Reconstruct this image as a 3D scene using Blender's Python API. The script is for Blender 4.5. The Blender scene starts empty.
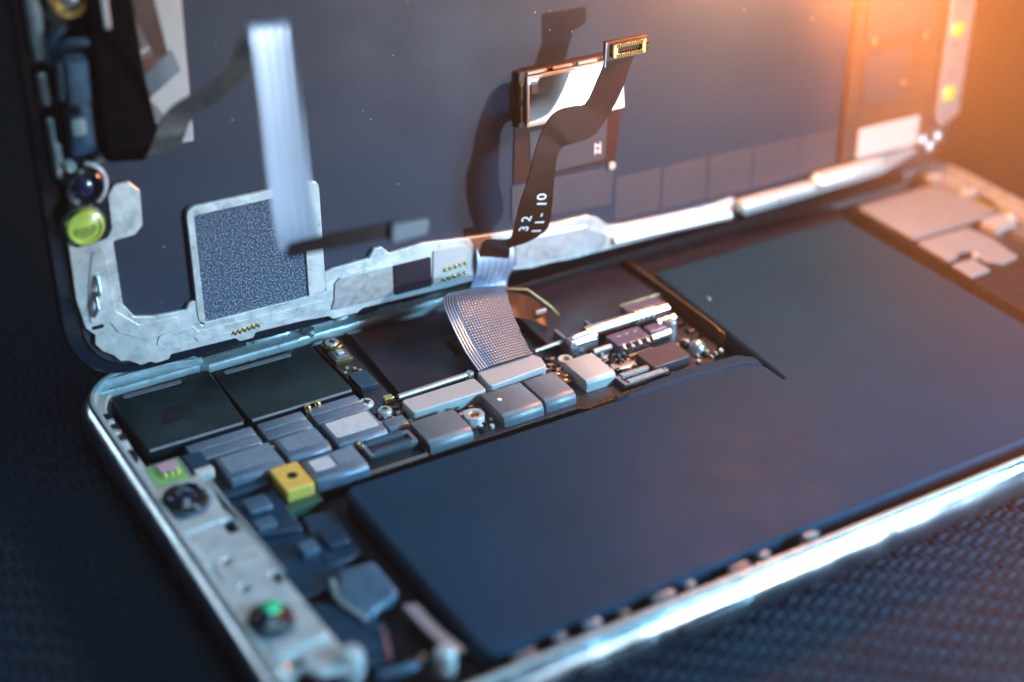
import bpy, math, random
from mathutils import Vector, Matrix
random.seed(11)
C = bpy.context.scene.collection
S = 0.001                       # everything is laid out in millimetres
OX, OY = -71.8, -35.45          # phone-corner coordinates -> world (phone centre at the origin)

# ------------------------------------------------------------------ materials
MATS = {}
def nodes_of(name):
    m = bpy.data.materials.new(name); m.use_nodes = True
    nt = m.node_tree
    return m, nt, nt.nodes['Principled BSDF']

def mat(name, col, rough=.5, metal=0., var=.15, rvar=.12, scale=900., spec=.5, bump=0., bscale=4000., coat=0.,
        speck=0., speckcol=(.5, .5, .52), speckscale=2500., aniso_scale=None):
    """Principled surface with uneven colour, uneven gloss, fine bump and optional dust specks."""
    if name in MATS: return MATS[name]
    m, nt, b = nodes_of(name)
    N, Lk = nt.nodes, nt.links
    tc = N.new('ShaderNodeTexCoord')
    mp = N.new('ShaderNodeMapping'); Lk.new(tc.outputs['Object'], mp.inputs['Vector'])
    if aniso_scale: mp.inputs['Scale'].default_value = aniso_scale
    n1 = N.new('ShaderNodeTexNoise'); n1.inputs['Scale'].default_value = scale; n1.inputs['Detail'].default_value = 5
    n1.inputs['Roughness'].default_value = .6
    Lk.new(mp.outputs[0], n1.inputs['Vector'])
    mr = N.new('ShaderNodeMapRange'); mr.inputs[1].default_value = .3; mr.inputs[2].default_value = .7
    mr.inputs[3].default_value = 1 - var; mr.inputs[4].default_value = 1 + var
    Lk.new(n1.outputs[0], mr.inputs[0])
    mul = N.new('ShaderNodeMix'); mul.data_type = 'RGBA'; mul.blend_type = 'MULTIPLY'; mul.inputs[0].default_value = 1
    mul.inputs[6].default_value = (*col, 1)
    Lk.new(mr.outputs[0], mul.inputs[7])
    out = mul.outputs[2]
    if speck > 0:
        v = N.new('ShaderNodeTexVoronoi'); v.inputs['Scale'].default_value = speckscale
        Lk.new(tc.outputs['Object'], v.inputs['Vector'])
        lt = N.new('ShaderNodeMath'); lt.operation = 'LESS_THAN'; lt.inputs[1].default_value = .13
        Lk.new(v.outputs['Distance'], lt.inputs[0])
        sx = N.new('ShaderNodeSeparateColor'); Lk.new(v.outputs['Color'], sx.inputs[0])
        l2 = N.new('ShaderNodeMath'); l2.operation = 'LESS_THAN'; l2.inputs[1].default_value = speck
        Lk.new(sx.outputs[0], l2.inputs[0])
        an = N.new('ShaderNodeMath'); an.operation = 'MULTIPLY'
        Lk.new(lt.outputs[0], an.inputs[0]); Lk.new(l2.outputs[0], an.inputs[1])
        mx = N.new('ShaderNodeMix'); mx.data_type = 'RGBA'; mx.inputs[7].default_value = (*speckcol, 1)
        Lk.new(an.outputs[0], mx.inputs[0]); Lk.new(out, mx.inputs[6]); out = mx.outputs[2]
    Lk.new(out, b.inputs['Base Color'])
    n2 = N.new('ShaderNodeTexNoise'); n2.inputs['Scale'].default_value = scale * 2.3; n2.inputs['Detail'].default_value = 4
    Lk.new(mp.outputs[0], n2.inputs['Vector'])
    m2 = N.new('ShaderNodeMapRange'); m2.inputs[1].default_value = .3; m2.inputs[2].default_value = .7
    m2.inputs[3].default_value = max(.02, rough - rvar); m2.inputs[4].default_value = min(1, rough + rvar)
    Lk.new(n2.outputs[0], m2.inputs[0]); Lk.new(m2.outputs[0], b.inputs['Roughness'])
    b.inputs['Metallic'].default_value = metal
    b.inputs['Specular IOR Level'].default_value = spec
    b.inputs['Coat Weight'].default_value = coat; b.inputs['Coat Roughness'].default_value = .08
    if bump > 0:
        n3 = N.new('ShaderNodeTexNoise'); n3.inputs['Scale'].default_value = bscale; n3.inputs['Detail'].default_value = 3
        Lk.new(mp.outputs[0], n3.inputs['Vector'])
        bp = N.new('ShaderNodeBump'); bp.inputs['Strength'].default_value = bump; bp.inputs['Distance'].default_value = .0002
        Lk.new(n3.outputs[0], bp.inputs['Height']); Lk.new(bp.outputs[0], b.inputs['Normal'])
    MATS[name] = m
    return m

def math_node(nt, op, a, bb=None, c=None):
    n = nt.nodes.new('ShaderNodeMath'); n.operation = op
    for i, v in enumerate((a, bb, c)):
        if v is None: continue
        if isinstance(v, (int, float)): n.inputs[i].default_value = v
        else: nt.links.new(v, n.inputs[i])
    return n.outputs[0]

def fabric_material():
    """Twill cloth: over-under threads computed from the thread numbers, herringbone reversal every few threads."""
    m, nt, b = nodes_of('woven_cloth')
    N, Lk = nt.nodes, nt.links
    tc = N.new('ShaderNodeTexCoord'); mp = N.new('ShaderNodeMapping')
    mp.inputs['Rotation'].default_value = (0, 0, math.radians(5)); mp.inputs['Scale'].default_value = (1 / .0010,) * 3
    wob = N.new('ShaderNodeTexNoise'); wob.inputs['Scale'].default_value = 260; wob.inputs['Detail'].default_value = 3
    Lk.new(tc.outputs['Object'], wob.inputs['Vector'])
    wv = N.new('ShaderNodeVectorMath'); wv.operation = 'MULTIPLY_ADD'; wv.inputs[1].default_value = (.0011,) * 3
    Lk.new(wob.outputs['Color'], wv.inputs[0]); Lk.new(tc.outputs['Object'], wv.inputs[2])
    Lk.new(wv.outputs[0], mp.inputs['Vector'])
    sp = N.new('ShaderNodeSeparateXYZ'); Lk.new(mp.outputs[0], sp.inputs[0])
    u, v = sp.outputs[0], sp.outputs[1]
    iu, iv = math_node(nt, 'FLOOR', u), math_node(nt, 'FLOOR', v)
    fu = math_node(nt, 'SUBTRACT', math_node(nt, 'FRACT', u), .5); fv = math_node(nt, 'SUBTRACT', math_node(nt, 'FRACT', v), .5)
    k = math_node(nt, 'FLOORED_MODULO', math_node(nt, 'ADD', iu, iv), 4.)
    over = math_node(nt, 'LESS_THAN', k, 2.)
    ku = math_node(nt, 'FLOORED_MODULO', math_node(nt, 'ADD', u, iv), 4.)      # where along a float we are (weft)
    kv = math_node(nt, 'FLOORED_MODULO', math_node(nt, 'ADD', v, iu), 4.)
    au = math_node(nt, 'SUBTRACT', 1., math_node(nt, 'POWER', math_node(nt, 'ABSOLUTE', math_node(nt, 'SUBTRACT', ku, 1.)), 2.))
    av = math_node(nt, 'SUBTRACT', 1., math_node(nt, 'POWER', math_node(nt, 'ABSOLUTE', math_node(nt, 'SUBTRACT', kv, 3.)), 2.))
    pv = math_node(nt, 'SUBTRACT', 1., math_node(nt, 'MULTIPLY', math_node(nt, 'MULTIPLY', fv, fv), 4.))
    pu = math_node(nt, 'SUBTRACT', 1., math_node(nt, 'MULTIPLY', math_node(nt, 'MULTIPLY', fu, fu), 4.))
    hw = math_node(nt, 'MULTIPLY', pv, math_node(nt, 'ADD', .35, math_node(nt, 'MULTIPLY', math_node(nt, 'MAXIMUM', au, 0.), .65)))
    hf = math_node(nt, 'MULTIPLY', pu, math_node(nt, 'ADD', .2, math_node(nt, 'MULTIPLY', math_node(nt, 'MAXIMUM', av, 0.), .55)))
    h = math_node(nt, 'ADD', math_node(nt, 'MULTIPLY', hw, over), math_node(nt, 'MULTIPLY', hf, math_node(nt, 'SUBTRACT', 1., over)))
    fine = N.new('ShaderNodeTexNoise'); fine.inputs['Scale'].default_value = 9000; fine.inputs['Detail'].default_value = 3
    Lk.new(tc.outputs['Object'], fine.inputs['Vector'])
    hh = math_node(nt, 'ADD', h, math_node(nt, 'MULTIPLY', fine.outputs[0], .25))
    bp = N.new('ShaderNodeBump'); bp.inputs['Strength'].default_value = 1; bp.inputs['Distance'].default_value = .00055
    Lk.new(hh, bp.inputs['Height']); Lk.new(bp.outputs[0], b.inputs['Normal'])
    wn = N.new('ShaderNodeTexWhiteNoise'); wn.noise_dimensions = '2D'
    cb = N.new('ShaderNodeCombineXYZ'); Lk.new(iu, cb.inputs[0]); Lk.new(iv, cb.inputs[1]); Lk.new(cb.outputs[0], wn.inputs['Vector'])
    # warp threads are paler than weft threads
    t = math_node(nt, 'ADD', math_node(nt, 'MULTIPLY', over, .75), math_node(nt, 'MULTIPLY', wn.outputs['Value'], .25))
    mx = N.new('ShaderNodeMix'); mx.data_type = 'RGBA'
    mx.inputs[6].default_value = (.0003, .002, .006, 1); mx.inputs[7].default_value = (.0008, .006, .016, 1)
    Lk.new(t, mx.inputs[0]); Lk.new(mx.outputs[2], b.inputs['Base Color'])
    b.inputs['Roughness'].default_value = .6; b.inputs['Specular IOR Level'].default_value = .35
    b.inputs['Sheen Weight'].default_value = .0
    return m

def ribbon_material(name, base, line, metal=.75, rough=.28, dots=True):
    """Flex ribbon: fine crossed mesh of dots in the cable's own length/width coordinates."""
    m, nt, b = nodes_of(name)
    N, Lk = nt.nodes, nt.links
    uv = N.new('ShaderNodeUVMap'); uv.uv_map = 'along'
    sp = N.new('ShaderNodeSeparateXYZ'); Lk.new(uv.outputs[0], sp.inputs[0])
    a = math_node(nt, 'ADD', sp.outputs[0], sp.outputs[1]); c = math_node(nt, 'SUBTRACT', sp.outputs[0], sp.outputs[1])
    fr = 4.0 if dots else 3.2
    sa = math_node(nt, 'SINE', math_node(nt, 'MULTIPLY', a, fr * 2)); sc = math_node(nt, 'SINE', math_node(nt, 'MULTIPLY', c, fr * 2))
    if dots:
        h = math_node(nt, 'MULTIPLY', sa, sc)
        edge = math_node(nt, 'GREATER_THAN', sp.outputs[1], 1.7)   # the smooth traces along one side
        tr = math_node(nt, 'SINE', math_node(nt, 'MULTIPLY', sp.outputs[1], 16.))
        h = math_node(nt, 'ADD', math_node(nt, 'MULTIPLY', h, edge), math_node(nt, 'MULTIPLY', math_node(nt, 'MULTIPLY', tr, .7), math_node(nt, 'SUBTRACT', 1., edge)))
    else:
        h = math_node(nt, 'SINE', math_node(nt, 'MULTIPLY', sp.outputs[1], fr * 2))
    t = N.new('ShaderNodeMapRange'); t.inputs[1].default_value = -.45; t.inputs[2].default_value = .45
    Lk.new(h, t.inputs[0])
    mx = N.new('ShaderNodeMix'); mx.data_type = 'RGBA'; mx.inputs[6].default_value = (*line, 1); mx.inputs[7].default_value = (*base, 1)
    Lk.new(t.outputs[0], mx.inputs[0]); Lk.new(mx.outputs[2], b.inputs['Base Color'])
    bp = N.new('ShaderNodeBump'); bp.inputs['Strength'].default_value = .5; bp.inputs['Distance'].default_value = .00006
    Lk.new(h, bp.inputs['Height']); Lk.new(bp.outputs[0], b.inputs['Normal'])
    b.inputs['Metallic'].default_value = metal; b.inputs['Roughness'].default_value = rough
    return m

def grain_material():
    m, nt, b = nodes_of('grainy_foam')
    N, Lk = nt.nodes, nt.links
    tc = N.new('ShaderNodeTexCoord')
    n = N.new('ShaderNodeTexNoise'); n.inputs['Scale'].default_value = 4200; n.inputs['Detail'].default_value = 2
    Lk.new(tc.outputs['Object'], n.inputs['Vector'])
    r = N.new('ShaderNodeValToRGB'); r.color_ramp.elements[0].position = .46; r.color_ramp.elements[1].position = .68
    r.color_ramp.elements[0].color = (.016, .032, .062, 1); r.color_ramp.elements[1].color = (.20, .29, .42, 1)
    Lk.new(n.outputs[0], r.inputs[0]); Lk.new(r.outputs[0], b.inputs['Base Color'])
    bp = N.new('ShaderNodeBump'); bp.inputs['Strength'].default_value = .6; bp.inputs['Distance'].default_value = .0002
    Lk.new(n.outputs[0], bp.inputs['Height']); Lk.new(bp.outputs[0], b.inputs['Normal'])
    b.inputs['Roughness'].default_value = .65
    return m

STEEL = mat('polished_steel', (.66, .70, .73), .20, 1., .06, .07, 500)
RIM = mat('worn_steel_band', (.40, .47, .53), .21, 1., .10, .08, 120, bump=.07, bscale=1100)
STEEL2 = mat('brushed_steel', (.60, .65, .68), .32, .85, .05, .05, 500, bump=.03, bscale=2500)
PLATEW = mat('pale_plated_bracket', (.62, .685, .70), .36, .5, .16, .14, 260, bump=.15, bscale=1500)
SHLITE = mat('pale_shield', (.42, .455, .465), .45, .15, .05, .08, 900, bump=.2, bscale=5000)
LEDGE = mat('matt_inner_ledge', (.36, .42, .43), .48, .2, .18, .12, 350, bump=.15, bscale=1600)
SHFAR = mat('dull_pale_plate', (.25, .27, .29), .5, .1, .08, .08, 500, bump=.1)
SHGREY = mat('grey_shield', (.15, .18, .21), .42, .25, .10, .08, 900, bump=.2, bscale=5000)
ETCH = mat('etched_slate_label', (.15, .22, .28), .45, .1, .2, .1, 1500, speck=.55, speckcol=(.42, .50, .56), speckscale=4200)
ETCHP = mat('etched_pale_label', (.50, .56, .60), .45, .1, .12, .1, 1500, speck=.45, speckcol=(.78, .80, .80), speckscale=4200)
SHBLUE = mat('slate_shield', (.12, .175, .24), .38, .3, .18, .10, 1100, bump=.2, bscale=4000)
BLACK = mat('matt_black_plastic', (.003, .005, .009), .5, 0, .2, .1, spec=.25)
GLOSSBLK = mat('gloss_black', (.008, .009, .012), .18, 0, .2, .08, coat=.3)
FILM = mat('dark_film', (.003, .014, .018), .36, 0, .5, .10, 160, spec=.25, speck=.10, speckscale=1500, speckcol=(.12, .15, .16))
FILM2 = mat('charcoal_film', (.010, .011, .021), .42, 0, .15, .08, 200, spec=.25, speck=.05, speckscale=1600, speckcol=(.12, .12, .14))
BATT = mat('battery_wrap', (.004, .031, .061), .58, 0, .12, .04, 70, spec=.1, bump=.05, bscale=260)
OLED = mat('slate_screen_back', (.017, .029, .054), .48, 0, .10, .06, 45, spec=.3, bump=.06, bscale=3000, speck=.05, speckscale=900, speckcol=(.2, .2, .25))
OLEDF = mat('screen_back_tape', (.046, .038, .052), .42, 0, .06, .06, 200)
PCB = mat('board_lacquer', (.014, .020, .026), .35, 0, .4, .1, 1800, bump=.4, bscale=2500)
GOLD = mat('gold_plating', (.85, .60, .22), .25, 1, .12, .08, 1500)
BRASS = mat('dull_gold_edge', (.24, .165, .065), .42, .8, .2, .1, 1500)
YELLOW = mat('yellow_kapton', (.78, .52, .10), .40, .2, .1, .1, 900)
FLEX = mat('dark_flex', (.045, .014, .006), .36, 0, .08, .03, 300, spec=.22, bump=.03, bscale=2000)
VOID = mat('velvet_black', (.0015, .002, .004), .7, 0, .2, .1, spec=.04)
FLEXD = mat('near_black_flex', (.016, .013, .013), .4, 0, .1, .05, 300, spec=.25)
FLEXB = mat('navy_flex', (.004, .030, .062), .35, 0, .3, .1, 500, bump=.25, bscale=900)
FLEXP = mat('pale_blue_flex', (.055, .115, .18), .34, .1, .3, .1, 400, bump=.3, bscale=700)
WHITE = mat('white_label', (.50, .50, .49), .55, 0, .05, .1)
INK = mat('white_ink', (.80, .80, .85), .6, 0, .02, .05)
CERAM = mat('capacitor_tan', (.30, .24, .18), .5, 0, .25, .1, 3000)
GREENB = mat('green_substrate', (.20, .40, .12), .45, 0, .25, .1, 2500)
PINK = mat('pink_die', (.55, .34, .42), .35, .2, .1, .1)
LIME = mat('lime_filter', (.52, .62, .10), .22, 0, .1, .1, 500, coat=.6)
GREENG = mat('green_reflection_tint', (.05, .62, .26), .10, .3, .2, .05, 500, coat=.8)
LENS = mat('blue_lens_glass', (.006, .012, .045), .06, 0, .1, .03, coat=1.)
GLASS = mat('screen_glass_edge', (.006, .012, .024), .12, 0, .2, .05, spec=.6)
PURPLE = mat('plum_chip', (.10, .10, .17), .35, .3, .1, .1)
CHIPM = mat('mirror_can', (.78, .76, .70), .22, 1, .05, .05, 500)
GUM = mat('amber_label', (.075, .030, .014), .5, 0, .1, .1)
CLOTH = fabric_material()
CLOTHR = mat('woven_thread', (.0004, .0095, .0220), .6, 0, .35, .1, 900, spec=.18, bump=.5, bscale=9000)
BRAID = ribbon_material('braided_ribbon', (.13, .25, .42), (.004, .006, .012), metal=.5, rough=.28)
SILVERFLEX = ribbon_material('silver_flex', (.46, .54, .68), (.41, .49, .63), metal=.45, rough=.36, dots=False)
PAD = grain_material()
GREEND = mat('dark_green_laminate', (.02, .07, .045), .45, 0, .2, .1)
LEADF = mat('grey_brown_flex', (.30, .28, .25), .30, .5, .15, .08, 500)

# ------------------------------------------------------------------ geometry helpers (all in mm)
def link(name, verts, faces, m, parent=None, smooth=False, shift=True, uvs=None):
    me = bpy.data.meshes.new(name)
    me.from_pydata([(v[0] * S, v[1] * S, v[2] * S) for v in verts], [], faces)
    me.update()
    if smooth:
        me.polygons.foreach_set('use_smooth', [True] * len(me.polygons))
        me.set_sharp_from_angle(angle=math.radians(38))
    if uvs:
        l = me.uv_layers.new(name='along')
        for p in me.polygons:
            for li in p.loop_indices: l.data[li].uv = uvs[me.loops[li].vertex_index]
    me.materials.append(m)
    o = bpy.data.objects.new(name, me); C.objects.link(o)
    if parent: o.parent = parent
    return o

def rr(x0, y0, x1, y1, r=.3, n=5):
    return rpoly([(x0, y0), (x1, y0), (x1, y1), (x0, y1)], r, n)
def rpoly(pts, r=.3, n=4):
    out = []; N = len(pts)
    for i, p in enumerate(pts):
        rad = r
        if len(p) > 2: rad = p[2]
        P = Vector(p[:2]); A = Vector(pts[i - 1][:2]); B = Vector(pts[(i + 1) % N][:2])
        da, db = (A - P), (B - P)
        ang = da.angle(db); t = rad / max(math.tan(ang / 2), 1e-3)
        t = min(t, da.length * .48, db.length * .48)
        if rad < .02: out.append(tuple(P)); continue
        a = P + da.normalized() * t; b = P + db.normalized() * t
        for k in range(n + 1):
            s = k / n
            q = a * (1 - s) ** 2 + P * 2 * s * (1 - s) + b * s * s
            out.append(tuple(q))
    return out
def circ(x, y, r, n=28):
    return [(x + r * math.cos(2 * math.pi * k / n), y + r * math.sin(2 * math.pi * k / n)) for k in range(n)]

def flat(name, outlines, z0, z1, m, parent, bev=.08):
    """A plate cut along outlines (inner ones are holes) with bevelled edges."""
    cu = bpy.data.curves.new(name, 'CURVE'); cu.dimensions = '2D'; cu.fill_mode = 'BOTH'
    if isinstance(outlines[0][0], (int, float)): outlines = [outlines]
    for o in outlines:
        s = cu.splines.new('POLY'); s.points.add(len(o) - 1); s.use_cyclic_u = True
        for p, q in zip(s.points, o): p.co = (q[0], q[1], 0, 1)
    h = (z1 - z0) / 2; bev = min(bev, h * .9)
    cu.extrude = h - bev; cu.bevel_depth = bev; cu.bevel_resolution = 1 if bev < .5 else 5; cu.offset = -bev
    ob = bpy.data.objects.new(name, cu); C.objects.link(ob)
    dg = bpy.context.evaluated_depsgraph_get(); dg.update()
    me = bpy.data.meshes.new_from_object(ob.evaluated_get(dg))
    bpy.data.objects.remove(ob); bpy.data.curves.remove(cu)
    me.name = name
    for v in me.vertices: v.co = ((v.co.x) * S, (v.co.y) * S, (v.co.z + (z0 + z1) / 2) * S)
    me.materials.clear(); me.materials.append(m)
    o = bpy.data.objects.new(name, me); C.objects.link(o); o.parent = parent
    return o

def box(name, x0, y0, z0, x1, y1, z1, m, parent, r=.15, bev=.08):
    return flat(name, rr(x0, y0, x1, y1, r, 3), z0, z1, m, parent, bev)

def loaf(name, x0, x1, y0, y1, z0, z1, m, parent, rf=1.2, rb=.15, n=7, e=.12):
    """A can whose front (low y) edge is rolled over."""
    prof = [(y0, z0)]
    for k in range(n + 1):
        a = math.pi - k / n * math.pi / 2
        prof.append((y0 + rf + rf * math.cos(a), z1 - rf + rf * math.sin(a)))
    for k in range(4):
        a = math.pi / 2 - k / 3 * math.pi / 2
        prof.append((y1 - rb + rb * math.cos(a), z1 - rb + rb * math.sin(a)))
    prof.append((y1, z0))
    P = len(prof); V = []; F = []
    cy, cz = (y0 + y1) / 2, z0
    rings = [(x0, e), (x0 + e * .35, e * .3), (x0 + e, 0), (x1 - e, 0), (x1 - e * .35, e * .3), (x1, e)]
    for x, d in rings:
        for (y, z) in prof:
            V.append((x, y + (d if y < cy else -d), z - (d if z > z0 + .01 else 0)))
    for i in range(len(rings) - 1):
        for k in range(P): F.append((i * P + k, i * P + (k + 1) % P, (i + 1) * P + (k + 1) % P, (i + 1) * P + k))
    F.append(tuple(range(P))[::-1]); F.append(tuple((len(rings) - 1) * P + k for k in range(P)))
    return link(name, V, F, m, parent, True)

def tube(name, pts, r, m, parent, n=14, cap=True):
    V = []; F = []; pts = [Vector(p) for p in pts]
    rad = r if isinstance(r, (list, tuple)) else [r] * len(pts)
    for i, p in enumerate(pts):
        t = (pts[min(i + 1, len(pts) - 1)] - pts[max(i - 1, 0)]).normalized()
        up = Vector((0, 0, 1)) if abs(t.z) < .9 else Vector((0, 1, 0))
        a = t.cross(up).normalized(); b = a.cross(t)
        for k in range(n):
            w = 2 * math.pi * k / n
            V.append(tuple(p + (a * math.cos(w) + b * math.sin(w)) * rad[i]))
    for i in range(len(pts) - 1):
        for k in range(n): F.append((i * n + k, i * n + (k + 1) % n, (i + 1) * n + (k + 1) % n, (i + 1) * n + k))
    if cap: F.append(tuple(range(n))[::-1]); F.append(tuple((len(pts) - 1) * n + k for k in range(n)))
    return link(name, V, F, m, parent, True)

def lathe(name, x, y, prof, m, parent, n=32, axis=None):
    """prof: list of (r, z); closed to the axis at both ends."""
    V = []; F = []
    for (r, z) in prof:
        for k in range(n):
            a = 2 * math.pi * k / n
            V.append((x + r * math.cos(a), y + r * math.sin(a), z))
    for i in range(len(prof) - 1):
        for k in range(n): F.append((i * n + k, i * n + (k + 1) % n, (i + 1) * n + (k + 1) % n, (i + 1) * n + k))
    F.append(tuple(range(n))[::-1]); F.append(tuple((len(prof) - 1) * n + k for k in range(n)))
    return link(name, V, F, m, parent, True)

def smooth_path(P, k=6):
    P = [Vector(p) for p in P]; out = []
    for i in range(len(P) - 1):
        p0, p1, p2, p3 = P[max(i - 1, 0)], P[i], P[i + 1], P[min(i + 2, len(P) - 1)]
        for j in range(k):
            t = j / k
            out.append(.5 * ((2 * p1) + (p2 - p0) * t + (2 * p0 - 5 * p1 + 4 * p2 - p3) * t * t + (3 * p1 - p0 - 3 * p2 + p3) * t ** 3))
    out.append(P[-1]); return out

def strip(name, L, R, m, parent, th=.12, k=6, across=4, curl=0.):
    """A thin flexible cable between two edge paths, with real thickness."""
    L, R = smooth_path(L, k), smooth_path(R, k); n = len(L); V = []; UV = []; F = []
    s = 0; W = across + 1
    nor = []
    for i in range(n):
        t = ((L[min(i + 1, n - 1)] + R[min(i + 1, n - 1)]) - (L[max(i - 1, 0)] + R[max(i - 1, 0)]))
        nor.append((R[i] - L[i]).cross(t).normalized())
    for side in (0, 1):
        s = 0
        for i in range(n):
            if i: s += ((L[i] + R[i]) / 2 - (L[i - 1] + R[i - 1]) / 2).length
            w = (R[i] - L[i]).length
            for j in range(W):
                f = j / across
                V.append(tuple(L[i].lerp(R[i], f) + nor[i] * (curl * math.sin(math.pi * f) + (th / 2 if side == 0 else -th / 2))))
                UV.append((s, f * w))
    o = n * W
    for i in range(n - 1):
        for j in range(across):
            a = i * W + j
            F.append((a, a + 1, a + W + 1, a + W)); F.append((o + a, o + a + W, o + a + W + 1, o + a + 1))
        F.append((i * W, i * W + W, o + i * W + W, o + i * W)); a = i * W + across
        F.append((a, o + a, o + a + W, a + W))
    for j in range(across):
        F.append((j, o + j, o + j + 1, j + 1)); a = (n - 1) * W + j; F.append((a, a + 1, o + a + 1, o + a))
    return link(name, V, F, m, parent, True, uvs=UV)

def text(name, s, size, M, m, parent):
    cu = bpy.data.curves.new(name, 'FONT'); cu.body = s; cu.size = size; cu.align_x = 'CENTER'; cu.align_y = 'CENTER'
    cu.extrude = .012; cu.offset = .04
    ob = bpy.data.objects.new(name, cu); C.objects.link(ob)
    dg = bpy.context.evaluated_depsgraph_get(); dg.update()
    me = bpy.data.meshes.new_from_object(ob.evaluated_get(dg))
    bpy.data.objects.remove(ob); bpy.data.curves.remove(cu)
    for v in me.vertices: v.co = (M @ v.co) * S
    me.materials.clear(); me.materials.append(m); me.name = name
    o = bpy.data.objects.new(name, me); C.objects.link(o); o.parent = parent
    return o

def thing(name, label, cat, M):
    o = bpy.data.objects.new(name, None); C.objects.link(o); o.matrix_world = M
    o.empty_display_size = .01; o['label'] = label; o['category'] = cat
    return o

def copy_tree(o, parent, dx, dy, dz=0):
    c = o.copy(); C.objects.link(c); c.parent = parent
    c.location = Vector(o.location) + Vector((dx * S, dy * S, dz * S))
    for ch in list(o.children):
        d = ch.copy(); C.objects.link(d); d.parent = c
    return c

# ------------------------------------------------------------------ the cloth it lies on
import numpy as np
def weave_height(x, y, p=1.0):
    """Height (0..1) of a 2/2 twill of round threads at points in mm."""
    a = math.radians(-5)
    x, y = x * math.cos(a) - y * math.sin(a), x * math.sin(a) + y * math.cos(a)
    x = x + .22 * np.sin(x * .31 + 1.3 * np.sin(y * .23)) + .12 * np.sin(y * .9 + x * .17); y = y + .20 * np.sin(y * .27 + 1.1 * np.sin(x * .29)) + .10 * np.sin(x * .8 - y * .2)
    u, v = x / p, y / p; iu, iv = np.floor(u), np.floor(v); fu, fv = u - iu - .5, v - iv - .5
    over = np.mod(iu + iv, 4) < 2
    au = np.clip(1 - (np.mod(u + iv, 4) - 1) ** 2, 0, 1); av = np.clip(1 - (np.mod(v + iu, 4) - 3) ** 2, 0, 1)
    hv = np.sqrt(np.clip(1 - (2 * fv * .98) ** 2, 0, 1)); hu = np.sqrt(np.clip(1 - (2 * fu * .98) ** 2, 0, 1))
    h = np.where(over, hv * (.30 + .70 * np.sqrt(au)), hu * (.25 + .62 * np.sqrt(av)))
    rng = np.sin(iu * 12.9898 + iv * 78.233) * 43758.5453; rng = rng - np.floor(rng)
    return h * (.88 + .12 * rng)
def cloth_mesh():
    V = [np.array([(-900, -900, -.55), (1100, -900, -.55), (1100, 1100, -.55), (-900, 1100, -.55)])]; F = [np.array([(0, 1, 2, 3)])]; M = [np.zeros(1, int)]; off = 4
    for x0, x1, y0, y1, st in ((-48, 8, 8, 150, .20), (18, 152, -52, 6, .20)):
        X, Y = np.meshgrid(np.arange(x0, x1, st), np.arange(y0, y1, st)); Z = (weave_height(X, Y) - 1) * .70
        r, c = X.shape; V.append(np.stack([X.ravel(), Y.ravel(), Z.ravel()], 1))
        k = np.arange(r * c).reshape(r, c) + off; off += r * c
        q = np.stack([k[:-1, :-1], k[:-1, 1:], k[1:, 1:], k[1:, :-1]], -1).reshape(-1, 4); F.append(q); M.append(np.ones(len(q), int))
    V = np.concatenate(V); F = np.concatenate(F); M = np.concatenate(M)
    V = (V + np.array([OX, OY, 0])) * S
    me = bpy.data.meshes.new('cloth'); me.vertices.add(len(V)); me.vertices.foreach_set('co', V.ravel())
    me.loops.add(len(F) * 4); me.loops.foreach_set('vertex_index', F.ravel())
    me.polygons.add(len(F)); me.polygons.foreach_set('loop_start', np.arange(len(F)) * 4); me.polygons.foreach_set('material_index', M)
    me.polygons.foreach_set('use_smooth', np.ones(len(F), bool))
    me.materials.append(CLOTH); me.materials.append(CLOTHR); me.update(); me.validate()
    o = bpy.data.objects.new('cloth', me); C.objects.link(o); return o
g = cloth_mesh()
g['kind'] = 'structure'

# ------------------------------------------------------------------ the phone body
phone = thing('smartphone_body', 'opened phone body with steel rim lying flat, its black battery and logic board exposed', 'smartphone',
              Matrix.Translation((OX * S, OY * S, 0)))
LX, LY, RC = 143.6, 70.9, 8.0
def warp(x, y): return y + max(0, (y - 35) / 35.9) * 3.2 * (1 - x / LX)      # the hinge edge runs a touch out of square
def sweep_ring(name, prof, m, parent):
    """prof: (inward offset, z) loop swept round the rounded rectangle."""
    V = []; F = []; path = []
    for (cx, cy, a0) in ((LX - RC, LY - RC, 0), (RC, LY - RC, 90), (RC, RC, 180), (LX - RC, RC, 270)):
        for k in range(15): path.append((cx, cy, math.radians(a0 + k * 90 / 14)))
    for (cx, cy, a) in path:
        for d, z in prof:
            px, py = cx + (RC - d) * math.cos(a), cy + (RC - d) * math.sin(a); V.append((px, warp(px, py), z))
    n, P = len(path), len(prof)
    for i in range(n):
        for k in range(P): F.append((i * P + k, ((i + 1) % n) * P + k, ((i + 1) % n) * P + (k + 1) % P, i * P + (k + 1) % P))
    return link(name, V, F, m, parent, True)
arc = [(2.0 - 2.0 * math.sin(math.radians(a)), 3.5 - 2.9 * math.cos(math.radians(a))) for a in range(20, 158, 12)]
frame = sweep_ring('frame', arc + [(1.05, 6.35), (1.2, 6.42), (1.3, 6.3), (1.3, 1.0)], RIM, phone)
sweep_ring('inner_ledge', [(1.25, 1.3), (1.25, 6.4), (1.35, 6.5), (1.7, 6.5), (1.85, 6.38), (1.95, 5.5), (2.9, 5.4), (3.0, 5.25), (3.0, 1.3)], LEDGE, phone)
flat('back_panel', [(x, warp(x, y)) for x, y in rr(2.0, 2.0, LX - 2.0, LY - 2.0, 7, 12)], .15, 1.2, GLOSSBLK, phone, .3)
flat('inner_tray', [(x, warp(x, y)) for x, y in rr(2.9, 2.9, LX - 2.9, LY - 2.9, 6, 12)], 1.25, 1.8, BLACK, phone, .1)
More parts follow.
